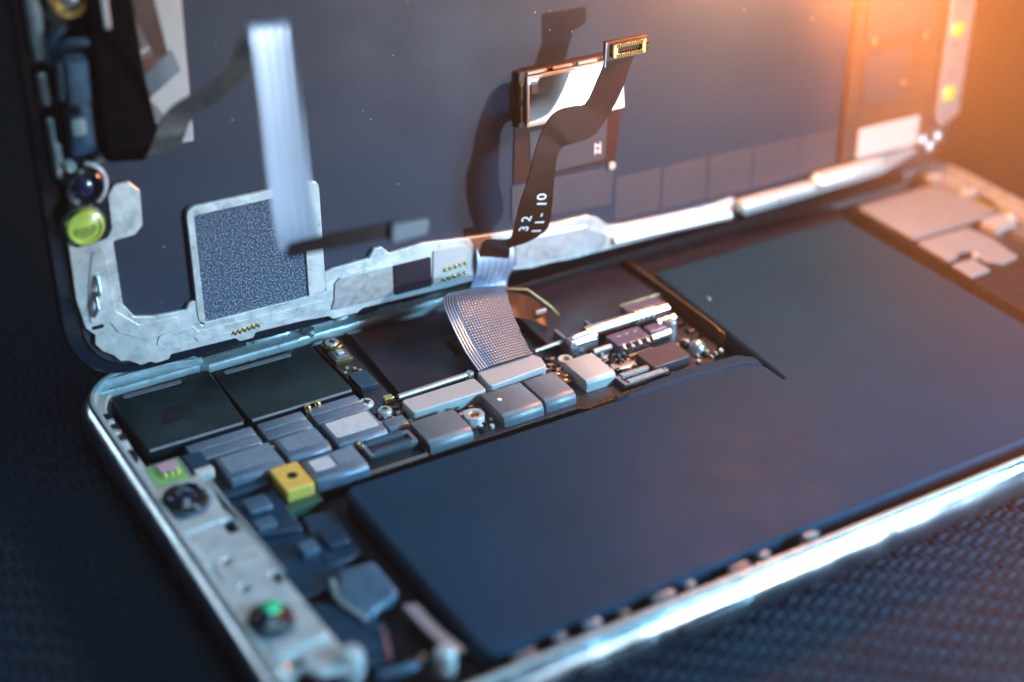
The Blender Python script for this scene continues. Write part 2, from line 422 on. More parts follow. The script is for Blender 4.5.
# clips and bosses along the near ledge
for i, (x, y) in enumerate(((24.3, 3.9), (28.6, 4.1), (32.4, 4.0), (36.4, 3.9), (41.3, 4.0), (44.6, 3.9), (51.2, 3.9), (54.6, 4.0), (61, 3.9))):
    w = (1.3, .7, 1.0, .5, 1.4, .6)[i % 6]
    cl_ = loaf('spring_clip', x - w, x + w, y - .45, y + .45, 3.2, 5.2 + .2 * (i % 3), SHGREY, frame, .35)
    box('clip_tongue', x - w * .4, y + .3, 3.4, x + w * .4, y + .9, 4.6 + .2 * (i % 2), STEEL2, cl_, .1)

for x0, x1 in ((40.5, 49.6), (28.0, 37.4)):
    V = []; F = []
    bp_ = [(-.05, 2.5), (-.42, 2.75), (-.50, 3.1), (-.50, 4.0), (-.42, 4.4), (-.05, 4.65)]
    link('volume_button', [(x, y, z) for x in (x0, x0 + .3, x1 - .3, x1) for (y, z) in (bp_ if x0 < x < x1 else [(max(y, -.25), z) for y, z in bp_])] , [(i * 6 + k, i * 6 + k + 1, i * 6 + k + 7, i * 6 + k + 6) for i in range(3) for k in range(5)] + [(5, 4, 3, 2, 1, 0), (18, 19, 20, 21, 22, 23)], RIM, frame, True)
# dark ledge openings and clips on the left edge
for x0, y0, x1, y1 in ((1.45, 57.5, 2.9, 64.2), (1.5, 53.6, 2.7, 55.6)):
    b = box('ledge_slot', x0, y0, 5.30, x1, y1, 6.15, BLACK, frame, .4)
lathe('ledge_screw', 2.1, 59.5, [(.55, 6.1), (.55, 6.4), (.4, 6.5), (.2, 6.42)], STEEL2, frame, 16)
box('ledge_clip', 1.7, 61.5, 6.1, 2.6, 62.3, 6.5, PLATEW, frame)
box('ledge_clip', 1.6, 56.4, 5.4, 2.6, 57.4, 6.4, PLATEW, frame)
# hinge-side ledge clips
for (x0, x1, m) in ((17, 23.5, BLACK), (24.3, 29.5, STEEL2), (30.2, 31.6, STEEL2), (36, 38, STEEL2), (39.2, 42.5, BLACK), (43.2, 44.6, STEEL2), (46, 50, BLACK), (62, 69, BLACK), (71, 73, BRASS)):
    y = 69.7 + 1.4 * (1 - x0 / 143)
    box('hinge_clip', x0, y, 4.2, x1, y + 1.1, 6.0 + random.uniform(-.2, .25), m, frame, .3, .2)
flat('ledge_shelf', rpoly([(3.2, 69.4), (16.4, 69.6), (17.4, 68.9), (30, 69.0), (62, 69.2), (62, 71.6), (3.6, 72.2), (3.0, 71)], .4), 4.4, 5.7, PLATEW, frame, .25)
tube('ledge_rail', [(4.2, 71.2, 5.9), (13.5, 71.0, 5.9), (15.5, 70.4, 5.9), (17, 70.2, 5.9)], .45, PLATEW, frame)
lathe('ledge_screw', 31.8, 70.0, [(1.0, 4.5), (1.0, 5.9), (.75, 6.2), (.3, 6.15)], STEEL2, frame, 20)

box('dark_ledge_cover', 56, 66.6, 4.3, 134, 71.6, 5.95, BLACK, frame, .3, .15)  # added dark strip, hides the bright reflection on the ledge
# sensor bracket along the left (top) edge, with its cameras
plate = [(1.5, 47.6), (8.0, 47.8), (8.1, 44.4), (7.55, 40.4), (8.2, 37.4), (8.5, 30), (8.7, 22), (9.0, 13.4), (9.6, 11.4), (8.6, 10.2), (5.6, 10.8), (4.6, 13), (2.4, 12.6), (1.5, 14)]
br = flat('sensor_bracket', [rpoly(plate, .5), circ(4.3, 43.3, 2.75), circ(4.4, 20.2, 2.5), rr(1.5, 36.0, 2.3, 38.2, .3), rr(6.4, 35.8, 7.7, 38.2, .2),
          circ(4.4, 31.6, .5, 12), rr(1.8, 28.6, 2.8, 31.8, .4), circ(4.3, 26.6, .55, 12), rr(1.5, 23.6, 2.3, 25.6, .3), rr(2.5, 12.9, 5.0, 14.4, .4), rr(7.4, 25.6, 8.3, 27.4, .3)], 4.9, 5.6, PLATEW, phone, .15)
flat('raised_pad', rpoly([(2.0, 38.0), (7.0, 38.2), (6.8, 40.4), (2.2, 40.2)], .5), 5.6, 5.85, PLATEW, br, .12)
flat('raised_pad', rpoly([(2.6, 15.0), (8.6, 15.4), (8.5, 17.2), (6.8, 17.4), (5, 17.2), (2.8, 17.4)], .5), 5.6, 5.9, PLATEW, br, .15)
lathe('bracket_boss', 9.1, 11.5, [(1.25, 3), (1.25, 6.2), (1.0, 6.6), (.4, 6.75)], PLATEW, br, 24)
lathe('bracket_boss', 2.3, 13.6, [(.9, 3), (.9, 5.9), (.6, 6.1), (.3, 6.1)], STEEL2, br, 20)
tube('bracket_rail', [(8.25, 46, 5.5), (8.2, 40.6, 5.6), (8.5, 36.5, 5.5), (8.8, 27, 5.4)], .28, STEEL2, br)
def camera(name, x, y, r, glass, tilt):
    c = lathe(name, x, y, [(r, 2.0), (r, 6.3), (r * .92, 6.75), (r * .70, 7.0), (r * .62, 6.9), (r * .60, 6.45), (r * .2, 6.4)], GLOSSBLK, phone, 40)
    lathe('lens', x, y, [(r * .62, 6.42), (r * .55, 6.72), (r * .38, 6.92), (r * .15, 7.0)], glass, c, 32)
    lathe('barrel_ring', x, y, [(r * 1.0, 5.2), (r * 1.06, 5.2), (r * 1.06, 5.9), (r * .99, 6.0)], FLEXP, c, 40)
    return c
cam1 = camera('front_camera', 4.3, 43.3, 2.6, LENS, 0)
cam2 = camera('front_camera', 4.4, 20.2, 2.4, LENS, 0)
lathe('green_reflection', 4.9, 21.0, [(1.05, 6.7), (1.05, 7.05), (.75, 7.2), (.2, 7.27)], GREENG, cam2, 24)  # green reflection in the lens, put in as a coloured disc
# flood illuminator: green substrate with a pink die and yellow bumps
fl = box('flood_illuminator', 2.7, 48.0, 3.5, 6.6, 52.0, 5.5, GREENB, phone, .3)
box('emitter_die', 3.9, 49.9, 5.5, 6.1, 51.6, 5.85, PINK, fl, .2)
for i in range(3): lathe('solder_bump', 4.2 + .75 * i, 49.3, [(.3, 5.5), (.3, 5.75), (.15, 5.95)], LIME, fl, 12)
flat('illuminator_frame', [rr(2.1, 47.5, 7.1, 52.6, .4), rr(2.7, 48.0, 6.6, 52.0, .3)], 3.4, 5.35, SHGREY, fl, .15)
amb = box('ambient_sensor', 7.3, 49.2, 3.0, 9.6, 52.4, 5.4, FLEXB, phone, .2)
box('sensor_window', 7.3, 47.7, 4.3, 9.6, 48.9, 5.6, WHITE, amb, .4, .2)

# two camera cans under dark film
for x0, y0, x1, y1 in ((4.5, 56.0, 16.7, 69.0), (17.4, 55.9, 31.2, 68.0)):
    c = flat('camera_can', rpoly([(x0, y0), (x1, y0), (x1 + (.6 if x0 < 10 else -.3), y1), (x0, y1)], .4), 2.0, 5.0, FILM, phone, .12)
    strip('can_edge_trim', [(x0 + .2, y0 - .05, 4.95), (x1 - .3, y0 - .05, 4.95)], [(x0 + .2, y0 - .3, 4.8), (x1 - .3, y0 - .3, 4.8)], SHGREY, c, .15)
    flat('film_tab', rpoly([(x0 + 1.2, y1 - 1.2), (x1 - 3.5, y1 - 1.3), (x1 - 3.2, y1 - .5), (x0 + 1.4, y1 - .4)], .3), 5.0, 5.12, SHGREY, c, .04)
    if x0 < 10: flat('film_patch', rpoly([(8.2, 60.2), (12.1, 60.5), (12.3, 63.2), (9.6, 63.3), (8.0, 61.2)], .3), 5.0, 5.07, BLACK, c, .02)
for x, y in ((24.6, 55.0), (26.0, 55.2)): lathe('spot_contact', x, y, [(.45, 3.5), (.45, 5.0), (.3, 5.2), (.1, 5.2)], GOLD, phone, 14)

# logic board
board = flat('logic_board', rpoly([(9.5, 43.6), (18.5, 40.4), (33.5, 40.6), (54.5, 40.2), (55.5, 39.4), (75, 39.6), (79, 43.5), (79, 67), (33.2, 68.3), (32.2, 55.2), (9.5, 55.2)], .5), 2.2, 3.3, PCB, phone, .1)
strip('gold_board_edge', [(55.5, 39.35, 3.6), (75, 39.5, 3.6)], [(55.5, 39.15, 3.2), (75, 39.3, 3.2)], BRASS, board, .25)
strip('gold_board_edge', [(25.5, 41.0, 3.6), (33.5, 40.9, 3.6)], [(25.5, 40.7, 3.2), (33.5, 40.6, 3.2)], GUM, board, .25)
# small slate shields left of the fold
for (x0, x1, m) in ((8.6, 17.0, SHBLUE), (17.7, 23.6, SHBLUE), (24.3, 31.0, SHBLUE)):
    loaf('rolled_shield', x0, x1, 51.2, 53.1, 3.2, 4.7, m, board, .5); loaf('rolled_shield', x0 + .1, x1 + .1, 53.3, 55.2, 3.2, 4.6, m, board, .45)
for (x0, x1, y0, y1, m) in ((10.6, 17.4, 46.6, 50.6, SHBLUE), (18.1, 23.5, 47.2, 50.7, SHBLUE), (24.3, 30.8, 46.8, 50.9, SHLITE)):
    sh = loaf('shield_can', x0, x1, y0 - 1.3, y1, 3.2, 4.95, SHBLUE, board, .7)
    box('shield_label', x0 + .4, y0 + .3, 4.95, x1 - .4, y1 - .35, 5.03, ETCH if m is SHBLUE else ETCHP, sh, .3, .03)
sh = loaf('shield_can', 19.0, 25.7, 40.4, 45.1, 3.2, 4.9, SHBLUE, board, .8)
box('shield_label', 19.7, 42.2, 4.9, 22.3, 44.5, 4.98, ETCHP, sh, .2, .03); box('shield_label', 22.6, 42.2, 4.9, 25.2, 44.5, 4.98, ETCH, sh, .2, .03)
loaf('shield_can', 31.4, 34.2, 46.4, 48.6, 3.2, 4.4, SHBLUE, board, .6)
def connector(x0, y0, x1, y1, z, n, pm, parent, base=PCB):
    c = box('board_connector', x0, y0, 3.2, x1, y1, z, base, parent, .2)
    flat('connector_rim', [rr(x0 + .15, y0 + .15, x1 - .15, y1 - .15, .3), rr(x0 + .7, y0 + .75, x1 - .7, y1 - .75, .2)], z, z + .3, SHGREY, c, .08)
    p = box('contact_pin', x0 + 1, y0 + .1, z + .02, x0 + 1.18, y0 + .85, z + .5, pm, c, .02, .03)
    for k in range(1, n):
        copy_tree(p, c, k * (x1 - x0 - 2) / n, 0)
    for k in range(n): copy_tree(p, c, k * (x1 - x0 - 2) / n, (y1 - y0) - 1.0)
    return c
cn = connector(26.6, 42.3, 33.4, 45.4, 4.2, 18, SHBLUE, board)
lathe('solder_bump', 26.6, 45.6, [(.42, 3.5), (.42, 4.6), (.25, 4.8), (.1, 4.8)], GOLD, board, 14)
lathe('solder_bump', 26.9, 44.9, [(.3, 3.5), (.3, 4.4), (.2, 4.6), (.1, 4.6)], STEEL2, board, 14)
# gold antenna block
gb = box('gold_contact_block', 15.1, 40.2, 2.4, 18.6, 45.2, 5.1, YELLOW, phone, .3, .15)
lathe('contact_hole', 17.0, 42.8, [(.62, 5.0), (.62, 5.13), (.3, 5.14)], BLACK, gb, 18)
flat('block_carrier', rpoly([(14.7, 38.6), (18.9, 38.8), (18.9, 40.3), (14.9, 40.2)], .2), 2.2, 3.6, GREEND, gb, .1)

# column of screws and parts between the cans and the black film
col = flat('screw_strip', rpoly([(32.2, 55.4), (31.4, 50.8), (35.0, 50.6), (35.3, 55), (35.6, 68.6), (32.0, 68.8)], .3), 3.3, 4.1, PCB, board, .1)
def screw(x, y, z, r, ring, parent, head=STEEL2):
    s = lathe('screw', x, y, [(r, z - 1.2), (r, z + .05), (r * .86, z + .3), (r * .45, z + .33), (r * .40, z + .08), (r * .1, z + .05)], head, parent, 28)
    for a in (0, 1): 
        w, l = (r * .10, r * .62) if a else (r * .62, r * .10)
        flat('screw_slot', rr(x - w, y - l, x + w, y + l, .04, 2), z + .31, z + .36, BLACK, s, .01)
    if ring:
        V = [(r * 1.02, z - 1.2), (r * 1.42, z - 1.2), (r * 1.42, z + .05), (r * 1.3, z + .18), (r * 1.08, z + .18), (r * 1.02, z + .05)]
        lathe('washer', x, y, [(r * 1.03, z - .9), (r * 1.45, z - .9), (r * 1.45, z + .02), (r * 1.32, z + .16), (r * 1.03, z + .16)], ring, s, 32)
    return s
screw(33.5, 66.7, 5.2, .98, GOLD, phone, PLATEW)
screw(31.6, 53.1, 4.2, .95, None, phone, PLATEW); screw(32.9, 50.6, 4.2, .62, PLATEW, phone)
cc = box('surface_component', 32.5, 63.3, 4.1, 34.4, 65.2, 5.0, SHGREY, col, .15); box('component_cap', 33.0, 63.8, 5.0, 33.9, 64.8, 5.35, PLATEW, cc, .15)
flat('component_rim', [rr(32.2, 62.9, 34.7, 65.5, .2), rr(32.5, 63.3, 34.4, 65.2, .15)], 4.1, 4.85, BRASS, cc, .08)
box('surface_chip', 32.2, 55.6, 4.1, 34.6, 59.4, 4.9, FLEXB, col, .15)
for x, y in ((33.1, 61.6), (33.9, 61.0), (34.3, 60.2), (32.4, 60.6)): box('surface_component', x - .25, y - .2, 4.1, x + .25, y + .2, 4.5, CERAM, col, .06)
box('gold_tab', 33.6, 51.6, 4.1, 34.8, 52.6, 5.0, GOLD, col, .15)
# black film over the processor, pale spring bar and shields
flat('processor_film', rpoly([(35.9, 52.6), (46.2, 52.5), (46.6, 60), (50.4, 60.2), (52.0, 67.2), (36.9, 68.8)], .4), 3.3, 4.7, FILM2, board, .12)
strip('film_corner_trim', [(36.7, 68.8, 4.75), (38.6, 68.75, 4.75)], [(36.7, 68.4, 4.75), (38.6, 68.4, 4.75)], SHLITE, board, .1)
flat('memory_film', rpoly([(58.2, 53.0), (77.5, 52.8), (79.0, 56), (78.6, 68.6), (62.0, 69.2), (58.6, 62)], .4), 3.3, 4.6, FILM2, board, .12)
tube('spring_bar', [(35.3, 51.6, 4.8), (45.2, 51.8, 4.8)], .40, STEEL2, board, 14)
lathe('spring_bar_end', 45.6, 51.7, [(.55, 3.4), (.55, 5.0), (.4, 5.25), (.2, 5.25)], SHLITE, board, 16)
b1 = box('connector_cover', 35.1, 47.3, 3.3, 45.5, 50.5, 5.0, SHLITE, board, .5, .12)
b2 = flat('connector_cover', rpoly([(46.0, 47.3), (54.7, 47.9), (55.2, 50.0), (54.6, 51.2), (46.3, 51.2)], .5), 3.3, 5.3, SHLITE, board, .12)
loaf('shield_can', 33.8, 39.8, 40.6, 45.9, 3.0, 4.9, SHGREY, board, 1.15)
i_ = loaf('shield_can', 44.3, 50.1, 41.0, 46.9, 3.0, 4.9, SHGREY, board, 1.15)
lathe('dimple', 45.8, 44.7, [(.3, 4.88), (.3, 4.95), (.15, 4.97)], INK, i_, 14)
loaf('shield_can', 50.5, 55.0, 41.2, 46.9, 3.0, 4.9, SHGREY, board, 1.15)
r_ = lathe('standoff', 41.7, 43.9, [(1.3, 3.0), (1.3, 4.55), (1.25, 4.62), (.72, 4.62), (.66, 4.5), (.62, 3.7), (.1, 3.7)], PLATEW, board, 32)
lathe('threaded_bush', 41.7, 43.9, [(.64, 3.6), (.62, 4.3), (.45, 4.34), (.38, 3.8), (.1, 3.75)], GOLD, r_, 24)
r_ = lathe('standoff', 58.6, 49.4, [(1.0, 3.0), (1.0, 4.35), (.95, 4.4), (.55, 4.4), (.5, 3.9), (.1, 3.9)], PLATEW, board, 28)
lathe('threaded_bush', 58.6, 49.4, [(.46, 3.8), (.44, 4.2), (.3, 4.22), (.1, 3.95)], GOLD, r_, 20)
sq = loaf('shield_can', 57.4, 61.9, 42.6, 48.2, 3.0, 4.95, SHLITE, board, .7)
box('battery_contact', 55.6, 45.0, 3.3, 56.9, 48.0, 4.0, GUM, board, .15)
for x, y in ((56.0, 45.5), (56.6, 46.3), (55.9, 47.2)): box('gold_tab', x - .3, y - .25, 4.0, x + .3, y + .25, 4.25, GOLD, board, .1)
connector(61.6, 40.4, 69.0, 43.0, 3.9, 22, SHLITE, board)
strip('gold_board_edge', [(57.5, 39.9, 3.7), (66, 39.9, 3.7)], [(57.5, 39.6, 3.4), (66, 39.6, 3.4)], GOLD, board, .15)
# little passive parts
proto = box('passive_component', 0, 0, 3.3, .62, .34, 3.72, CERAM, board, .06, .05)
proto.location = (56.5 * S, 49.8 * S, 0)
pm = [proto]
pm2 = box('passive_component', 0, 0, 3.3, .5, .5, 3.8, SHLITE, board, .06, .05); pm2.location = (57.4 * S, 50.9 * S, 0)
pm3 = box('passive_component', 0, 0, 3.3, .9, .5, 3.9, GLOSSBLK, board, .06, .05); pm3.location = (63.0 * S, 44.3 * S, 0)
for (x0, y0, x1, y1, z, mm) in ((33.2, 41.0, 33.7, 46.4, 3.9, BLACK), (39.9, 42.8, 40.3, 47.0, 4.2, BLACK), (54.9, 43.0, 55.4, 47, 4.0, CERAM), (62.2, 43.0, 62.6, 47.6, 4.1, BLACK), (66.4, 46.0, 70.5, 46.5, 4.1, CERAM), (59.8, 49.0, 61.8, 50.2, 4.3, GLOSSBLK), (52.5, 51.4, 54.4, 52.4, 4.2, GLOSSBLK), (36.0, 45.95, 39.4, 46.9, 3.9, GLOSSBLK), (47, 46.95, 49, 47.25, 4.4, BLACK)):
    box('surface_component', x0, y0, 3.3, x1, y1, z, mm, board, .08, .05)
spots = []
for (x0, y0, x1, y1, n) in ((55.2, 48.4, 57.6, 52.2, 10), (62.3, 43.2, 66.6, 48, 14), (40.0, 45.4, 44.2, 47.0, 8), (63, 48.2, 66, 50.8, 6), (73.4, 40.4, 78, 46, 12), (26, 45.9, 31.3, 46.6, 5), (31.4, 48.8, 34.6, 50.2, 8), (52, 51.6, 57.5, 52.8, 6), (62.4, 46, 66.6, 50, 8), (70.6, 45.8, 78.2, 51.2, 14), (17.3, 46.8, 18.2, 55, 6), (23.5, 46.8, 24.3, 55, 6), (39.9, 41.2, 44.2, 43.0, 6), (33.2, 41.2, 35.0, 50, 14), (54.9, 46.5, 57.2, 49, 8), (45.2, 51.2, 57.5, 52.4, 8), (63.5, 43.6, 67, 47, 12)):
    for k in range(n): spots.append((random.uniform(x0, x1), random.uniform(y0, y1)))
for k, (x, y) in enumerate(spots):
    src = (proto, pm2, pm3)[k % 3]
    c = src.copy(); C.objects.link(c); c.parent = board; c.location = (x * S, y * S, 0); c.rotation_euler = (0, 0, random.choice((0, 0, math.pi / 2)))
# long silver tube with its bands, chip with pins
tube('coax_tube', [(55.9, 52.6, 4.6), (60.4, 52.5, 4.9)], .28, STEEL2, board, 12)
tube('coax_tube', [(63.4, 52.2, 5.3), (73.0, 52.1, 5.4), (76.6, 52.1, 5.4)], [.85, .85, .85], STEEL, board, 18)
for x in (71.4, 72.2, 73.0, 73.8): tube('tube_band', [(x - .28, 52.1, 5.4), (x + .28, 52.1, 5.4)], 1.02, STEEL2, board, 20)
box('tube_saddle', 70.9, 52.8, 3.4, 76.8, 55.0, 5.9, PURPLE, board, .3, .2)
strip('gold_saddle_edge', [(71, 54.95, 6.0), (77.4, 54.9, 6.0)], [(71, 55.2, 5.8), (77.4, 55.2, 5.8)], BRASS, board, .15)
bk = box('retaining_bracket', 60.2, 50.6, 3.4, 64.6, 52.0, 5.7, STEEL2, board, .3, .25)
box('bracket_ear', 60.0, 52.0, 3.6, 60.5, 54.6, 5.6, SHGREY, bk, .1); box('bracket_ear', 64.4, 51.6, 3.6, 64.9, 54.0, 6.0, SHGREY, bk, .1)
tube('bracket_ridge', [(60.8, 51.3, 5.85), (62.6, 51.4, 5.95), (64.0, 51.3, 5.85)], .3, STEEL, bk)
tube('bracket_ridge', [(60.9, 50.6, 5.2), (64.0, 50.6, 5.2)], .32, STEEL, bk)
ch = box('power_chip', 65.6, 47.6, 3.4, 70.8, 50.6, 5.1, PURPLE, board, .2, .12)
for k in range(4): tube('chip_pin', [(66.3 + 1.25 * k, 47.55, 4.9), (66.25 + 1.25 * k, 46.9, 4.75), (66.25 + 1.25 * k, 46.7, 3.7)], .38, STEEL, ch, 12)
for k in range(3): tube('chip_mark', [(66.9 + 1.3 * k, 49.6, 5.08), (67.3 + 1.3 * k, 49.6, 5.08)], .09, SHLITE, ch, 6)
tube('coax_tube', [(62.6, 48.9, 4.4), (65.2, 48.6, 4.6)], .42, STEEL2, board, 12)
lathe('standoff', 75.0, 48.8, [(.8, 3), (.8, 5.4), (.55, 5.7), (.1, 5.7)], STEEL2, board, 20)
tube('coax_tube', [(73.6, 50.0, 5.0), (76.4, 50.0, 5.1)], .55, STEEL, board, 14)
tube('coax_tube', [(71.0, 47.6, 4.6), (74.0, 47.7, 4.7)], .5, STEEL2, board, 14)
box('tube_saddle', 71.2, 48.3, 3.4, 74.2, 50.0, 5.2, PURPLE, board, .3, .2)
box('charcoal_cover', 66.9, 41.4, 3.3, 73.0, 45.6, 4.7, OLEDF, board, .5, .15)
flat('solder_splash', rpoly([(62.6, 44.6), (65.4, 44.2), (67, 44.9), (65.6, 45.7), (64.4, 45.3), (63.4, 46.4)], .4), 3.3, 3.9, STEEL2, board, .25)
lathe('solder_bump', 75.6, 43.6, [(1.2, 3.2), (1.1, 4.2), (.7, 4.8), (.2, 5.0)], STEEL2, board, 20)
# upright dark wall with a gold edge between board and battery
wall = strip('divider_wall', [(79.9, 67.6, 1.8), (79.7, 45.2, 1.8), (79.5, 43.6, 1.8)], [(79.9, 67.6, 5.2), (79.7, 45.2, 5.2), (79.5, 43.6, 4.9)], GUM, board, .3)
tube('gold_divider_edge', [(79.9, 67.6, 5.3), (79.8, 55, 5.3), (79.6, 45.0, 5.3), (79.5, 43.9, 5.1), (79.4, 43.5, 3.6)], .16, BRASS, board, 8)
lathe('locating_pin', 83.4, 51.6, [(.4, 4.7), (.4, 5.2), (.25, 5.4), (.1, 5.4)], SHGREY, phone, 14)

# battery, two cells in an L
def pillow(name, x0, y0, x1, y1, z0, z1, m, parent, r=1.3, n=6, corner=1.6):
    V = []; F = []; rings = []
    prof = [(0, z0)] + [(r * (1 - math.cos(math.radians(a))), z1 - r + r * math.sin(math.radians(a))) for a in [k * 90 / n for k in range(n + 1)]]
    base = []
    for cx, cy, a0 in ((1, 1, 0), (0, 1, 90), (0, 0, 180), (1, 0, 270)):
        for k in range(7): base.append((cx, cy, math.radians(a0 + k * 15)))
    for d, z in prof:
        for cx, cy, a in base:
            px = (x1 - corner) if cx else (x0 + corner); py = (y1 - corner) if cy else (y0 + corner)
            rr_ = corner - d
            V.append((px + rr_ * math.cos(a), py + rr_ * math.sin(a), z))
    B = len(base)
    for i in range(len(prof) - 1):
        for k in range(B): F.append((i * B + k, i * B + (k + 1) % B, (i + 1) * B + (k + 1) % B, (i + 1) * B + k))
    F.append(tuple((len(prof) - 1) * B + k for k in range(B)))
    return link(name, V, F, m, parent, True)
def bat_outline(): return rpoly([(20.9, 5.4, 2.0), (116.6, 5.4, 2), (116.6, 61.8, 1.6), (81.4, 61.8, 1.2), (80.0, 38, 6), (79.45, 29.5, .3), (79.4, 34.8, 2), (76.0, 37.0, 2.5), (20.9, 37.8, 1.6)], 1.5, 7)
bat = flat('battery', bat_outline(), 1.9, 5.0, BATT, phone, .45)
flat('pouch_fold', rpoly([(57, 37.4), (64, 38.5), (70, 38.8), (77.6, 38.2), (79.5, 36.6), (79.3, 34.0), (77, 35.6), (70, 36.4), (60, 36.4)], .9), 3.8, 5.25, BATT, bat, .6)
strip('pouch_tab', [(74.2, 38.8, 4.3), (77.4, 38.4, 4.6)], [(74.4, 37.4, 4.9), (77.2, 36.8, 5.1)], SHGREY, bat, .1)
flat('battery_ledge', rpoly([(80.6, 62.4), (118.2, 62.6), (119, 66.8), (81, 67.2)], .3), 2.0, 4.2, FILM2, bat, .12)
# dark gap and modules at the far right end
spk = box('speaker_plate', 121.0, 51.0, 4.45, 138.4, 63.4, 5.0, SHFAR, phone, .8, .15)
flat('antenna_plate', rpoly([(120.6, 43.4), (122.6, 43.6), (124.0, 44.8), (125.8, 44.2), (125.2, 40.8), (127.2, 39.0), (130.6, 39.4), (131.6, 46), (130.8, 50.0), (120.8, 50.2)], .5), 4.4, 4.9, SHFAR, phone, .12)
flat('antenna_plate', rpoly([(120.2, 38.4), (124.2, 38.6), (124.4, 42.4), (120.4, 42.6)], .5), 4.3, 4.8, SHFAR, phone, .12)
lathe('spot_contact', 125.2, 42.6, [(.5, 4), (.5, 5.2), (.2, 5.4)], PLATEW, phone, 14)
flat('speaker_body', rpoly([(120.4, 38.0), (132.0, 38.2), (133.0, 50.4), (138.8, 51), (138.8, 63.8), (120.4, 63.8)], .6), 1.9, 4.35, BLACK, phone, .15)
flat('charging_module', rpoly([(119.2, 8), (134, 8), (134.5, 37), (119.6, 37.4)], .8), 2.2, 4.7, FILM2, phone, .15)
dk = flat('dock_board', rpoly([(132.4, 12), (140, 12), (140.2, 50), (139.6, 66.6), (137, 66.6), (138.9, 52), (132.6, 50)], .5), 2.2, 4.0, PCB, phone, .1)
screw(138.6, 65.4, 5.6, 1.1, PLATEW, phone, PLATEW); screw(139.4, 58.2, 5.6, 1.0, PLATEW, phone, PLATEW)
box('gold_tab', 138.2, 53.0, 3.8, 140.2, 56.0, 5.4, GOLD, dk, .3, .15)
box('dock_clip', 139.0, 60.2, 3.8, 140.4, 64.4, 5.3, SHLITE, dk, .3, .15)
box('dock_clip', 133.6, 46.5, 3.8, 138.2, 50.2, 5.3, SHLITE, dk, .6, .15); box('dock_clip', 135.6, 42.6, 3.8, 138.4, 45.6, 5.2, SHGREY, dk, .4, .15)
lathe('solder_bump', 138.8, 48.8, [(.8, 3.5), (.8, 5.2), (.4, 5.6), (.1, 5.6)], PLATEW, dk, 16)

# blurred front-left corner: flexes and small modules round the near-left corner
md = flat('microphone_module', rpoly([(9.3, 36.4), (14.6, 34.6), (15.0, 43.0), (9.4, 43.6)], .5), 1.9, 3.8, FLEXB, phone, .3)
box('module_cap', 10.2, 39.4, 3.8, 13.2, 42.2, 4.5, FLEXP, md, .6, .3)
flat('earpiece_flex', rpoly([(9.4, 24.5), (15.4, 25.6), (17.2, 33.6), (13.6, 35.2), (9.3, 36)], .8), 1.9, 3.1, FLEXB, phone, .3)
kf = flat('flex_fold', rpoly([(14.0, 27.8), (19.0, 28.4), (19.2, 37.2), (15.6, 37.8)], .6), 1.9, 3.2, FLEXB, phone, .3)
box('module_cap', 15.6, 30.2, 3.2, 18.2, 33.4, 3.8, FLEXB, kf, .5, .25)
ps = flat('pressure_pad', rpoly([(13.8, 17.6), (18.6, 19.6), (18.6, 25.6), (14.4, 26.0), (12.8, 22)], .9), 1.9, 4.2, FLEXP, phone, .4)
strip('pad_rim', [(13.5, 24.8, 4.3), (12.9, 21.8, 4.3), (14.0, 17.9, 4.2)], [(13.1, 24.9, 4.0), (12.4, 21.7, 4.0), (13.6, 17.4, 3.9)], SHLITE, ps, .25)
flat('vibration_housing', rpoly([(9.6, 12.2), (13.4, 10.8), (15.4, 16.6), (12.2, 21.6), (9.4, 24.0)], 1.2), 1.9, 3.6, FLEXB, phone, .4)
strip('edge_flex', [(17.6, 17.0, 4.4), (17.9, 11.4, 4.5), (19.0, 8.2, 4.2)], [(19.2, 17.0, 4.0), (19.4, 11.6, 4.2), (20.2, 8.2, 4.0)], SHGREY, phone, .3)
lathe('bracket_boss', 17.4, 7.6, [(1.1, 3), (1.1, 5.6), (.8, 6.0), (.3, 6.1)], PLATEW, phone, 24)
tube('flex_wire', [(11, 9.5, 4), (13, 8.6, 4.5), (15, 8.8, 4.2), (16, 9.6, 4.0)], .5, FLEXP, phone)
for (x0, y0, x1, y1, m) in ((9.2, 44.0, 14.6, 45.4, FLEXB), (10.0, 36.6, 12.4, 38.6, FLEXP), (12.6, 30.4, 14.6, 32.4, FLEXP)):
    box('flex_pad', x0, y0, 3.0, x1, y1, 4.1, m, phone, .3, .2)

# ------------------------------------------------------------------ the lifted screen
u0, y0_, z0_, tlt, yaw = -.0975, 68.9585, 7.8492, .02605, -.03078
U = Vector((math.cos(yaw), math.sin(yaw), 0)); B_ = Vector((-math.sin(yaw), math.cos(yaw), 0))
V_ = math.cos(tlt) * Vector((0, 0, 1)) + math.sin(tlt) * B_; N_ = U.cross(V_)
MD = Matrix.Translation(((u0 + OX) * S, (y0_ + OY) * S, z0_ * S)) @ Matrix((U, V_, N_)).transposed().to_4x4()
disp = thing('phone_screen_assembly', 'phone screen lifted upright on its long edge, its back with ribbon cables facing out', 'phone screen', MD)
flat('front_glass', rr(0, -.2, 142.2, 68.6, 9.5, 12), -1.7, -.05, GLASS, disp, .35)
flat('screen_back', rr(2.2, 1.2, 140.2, 67.2, 8, 12), -.05, .25, OLED, disp, .05)
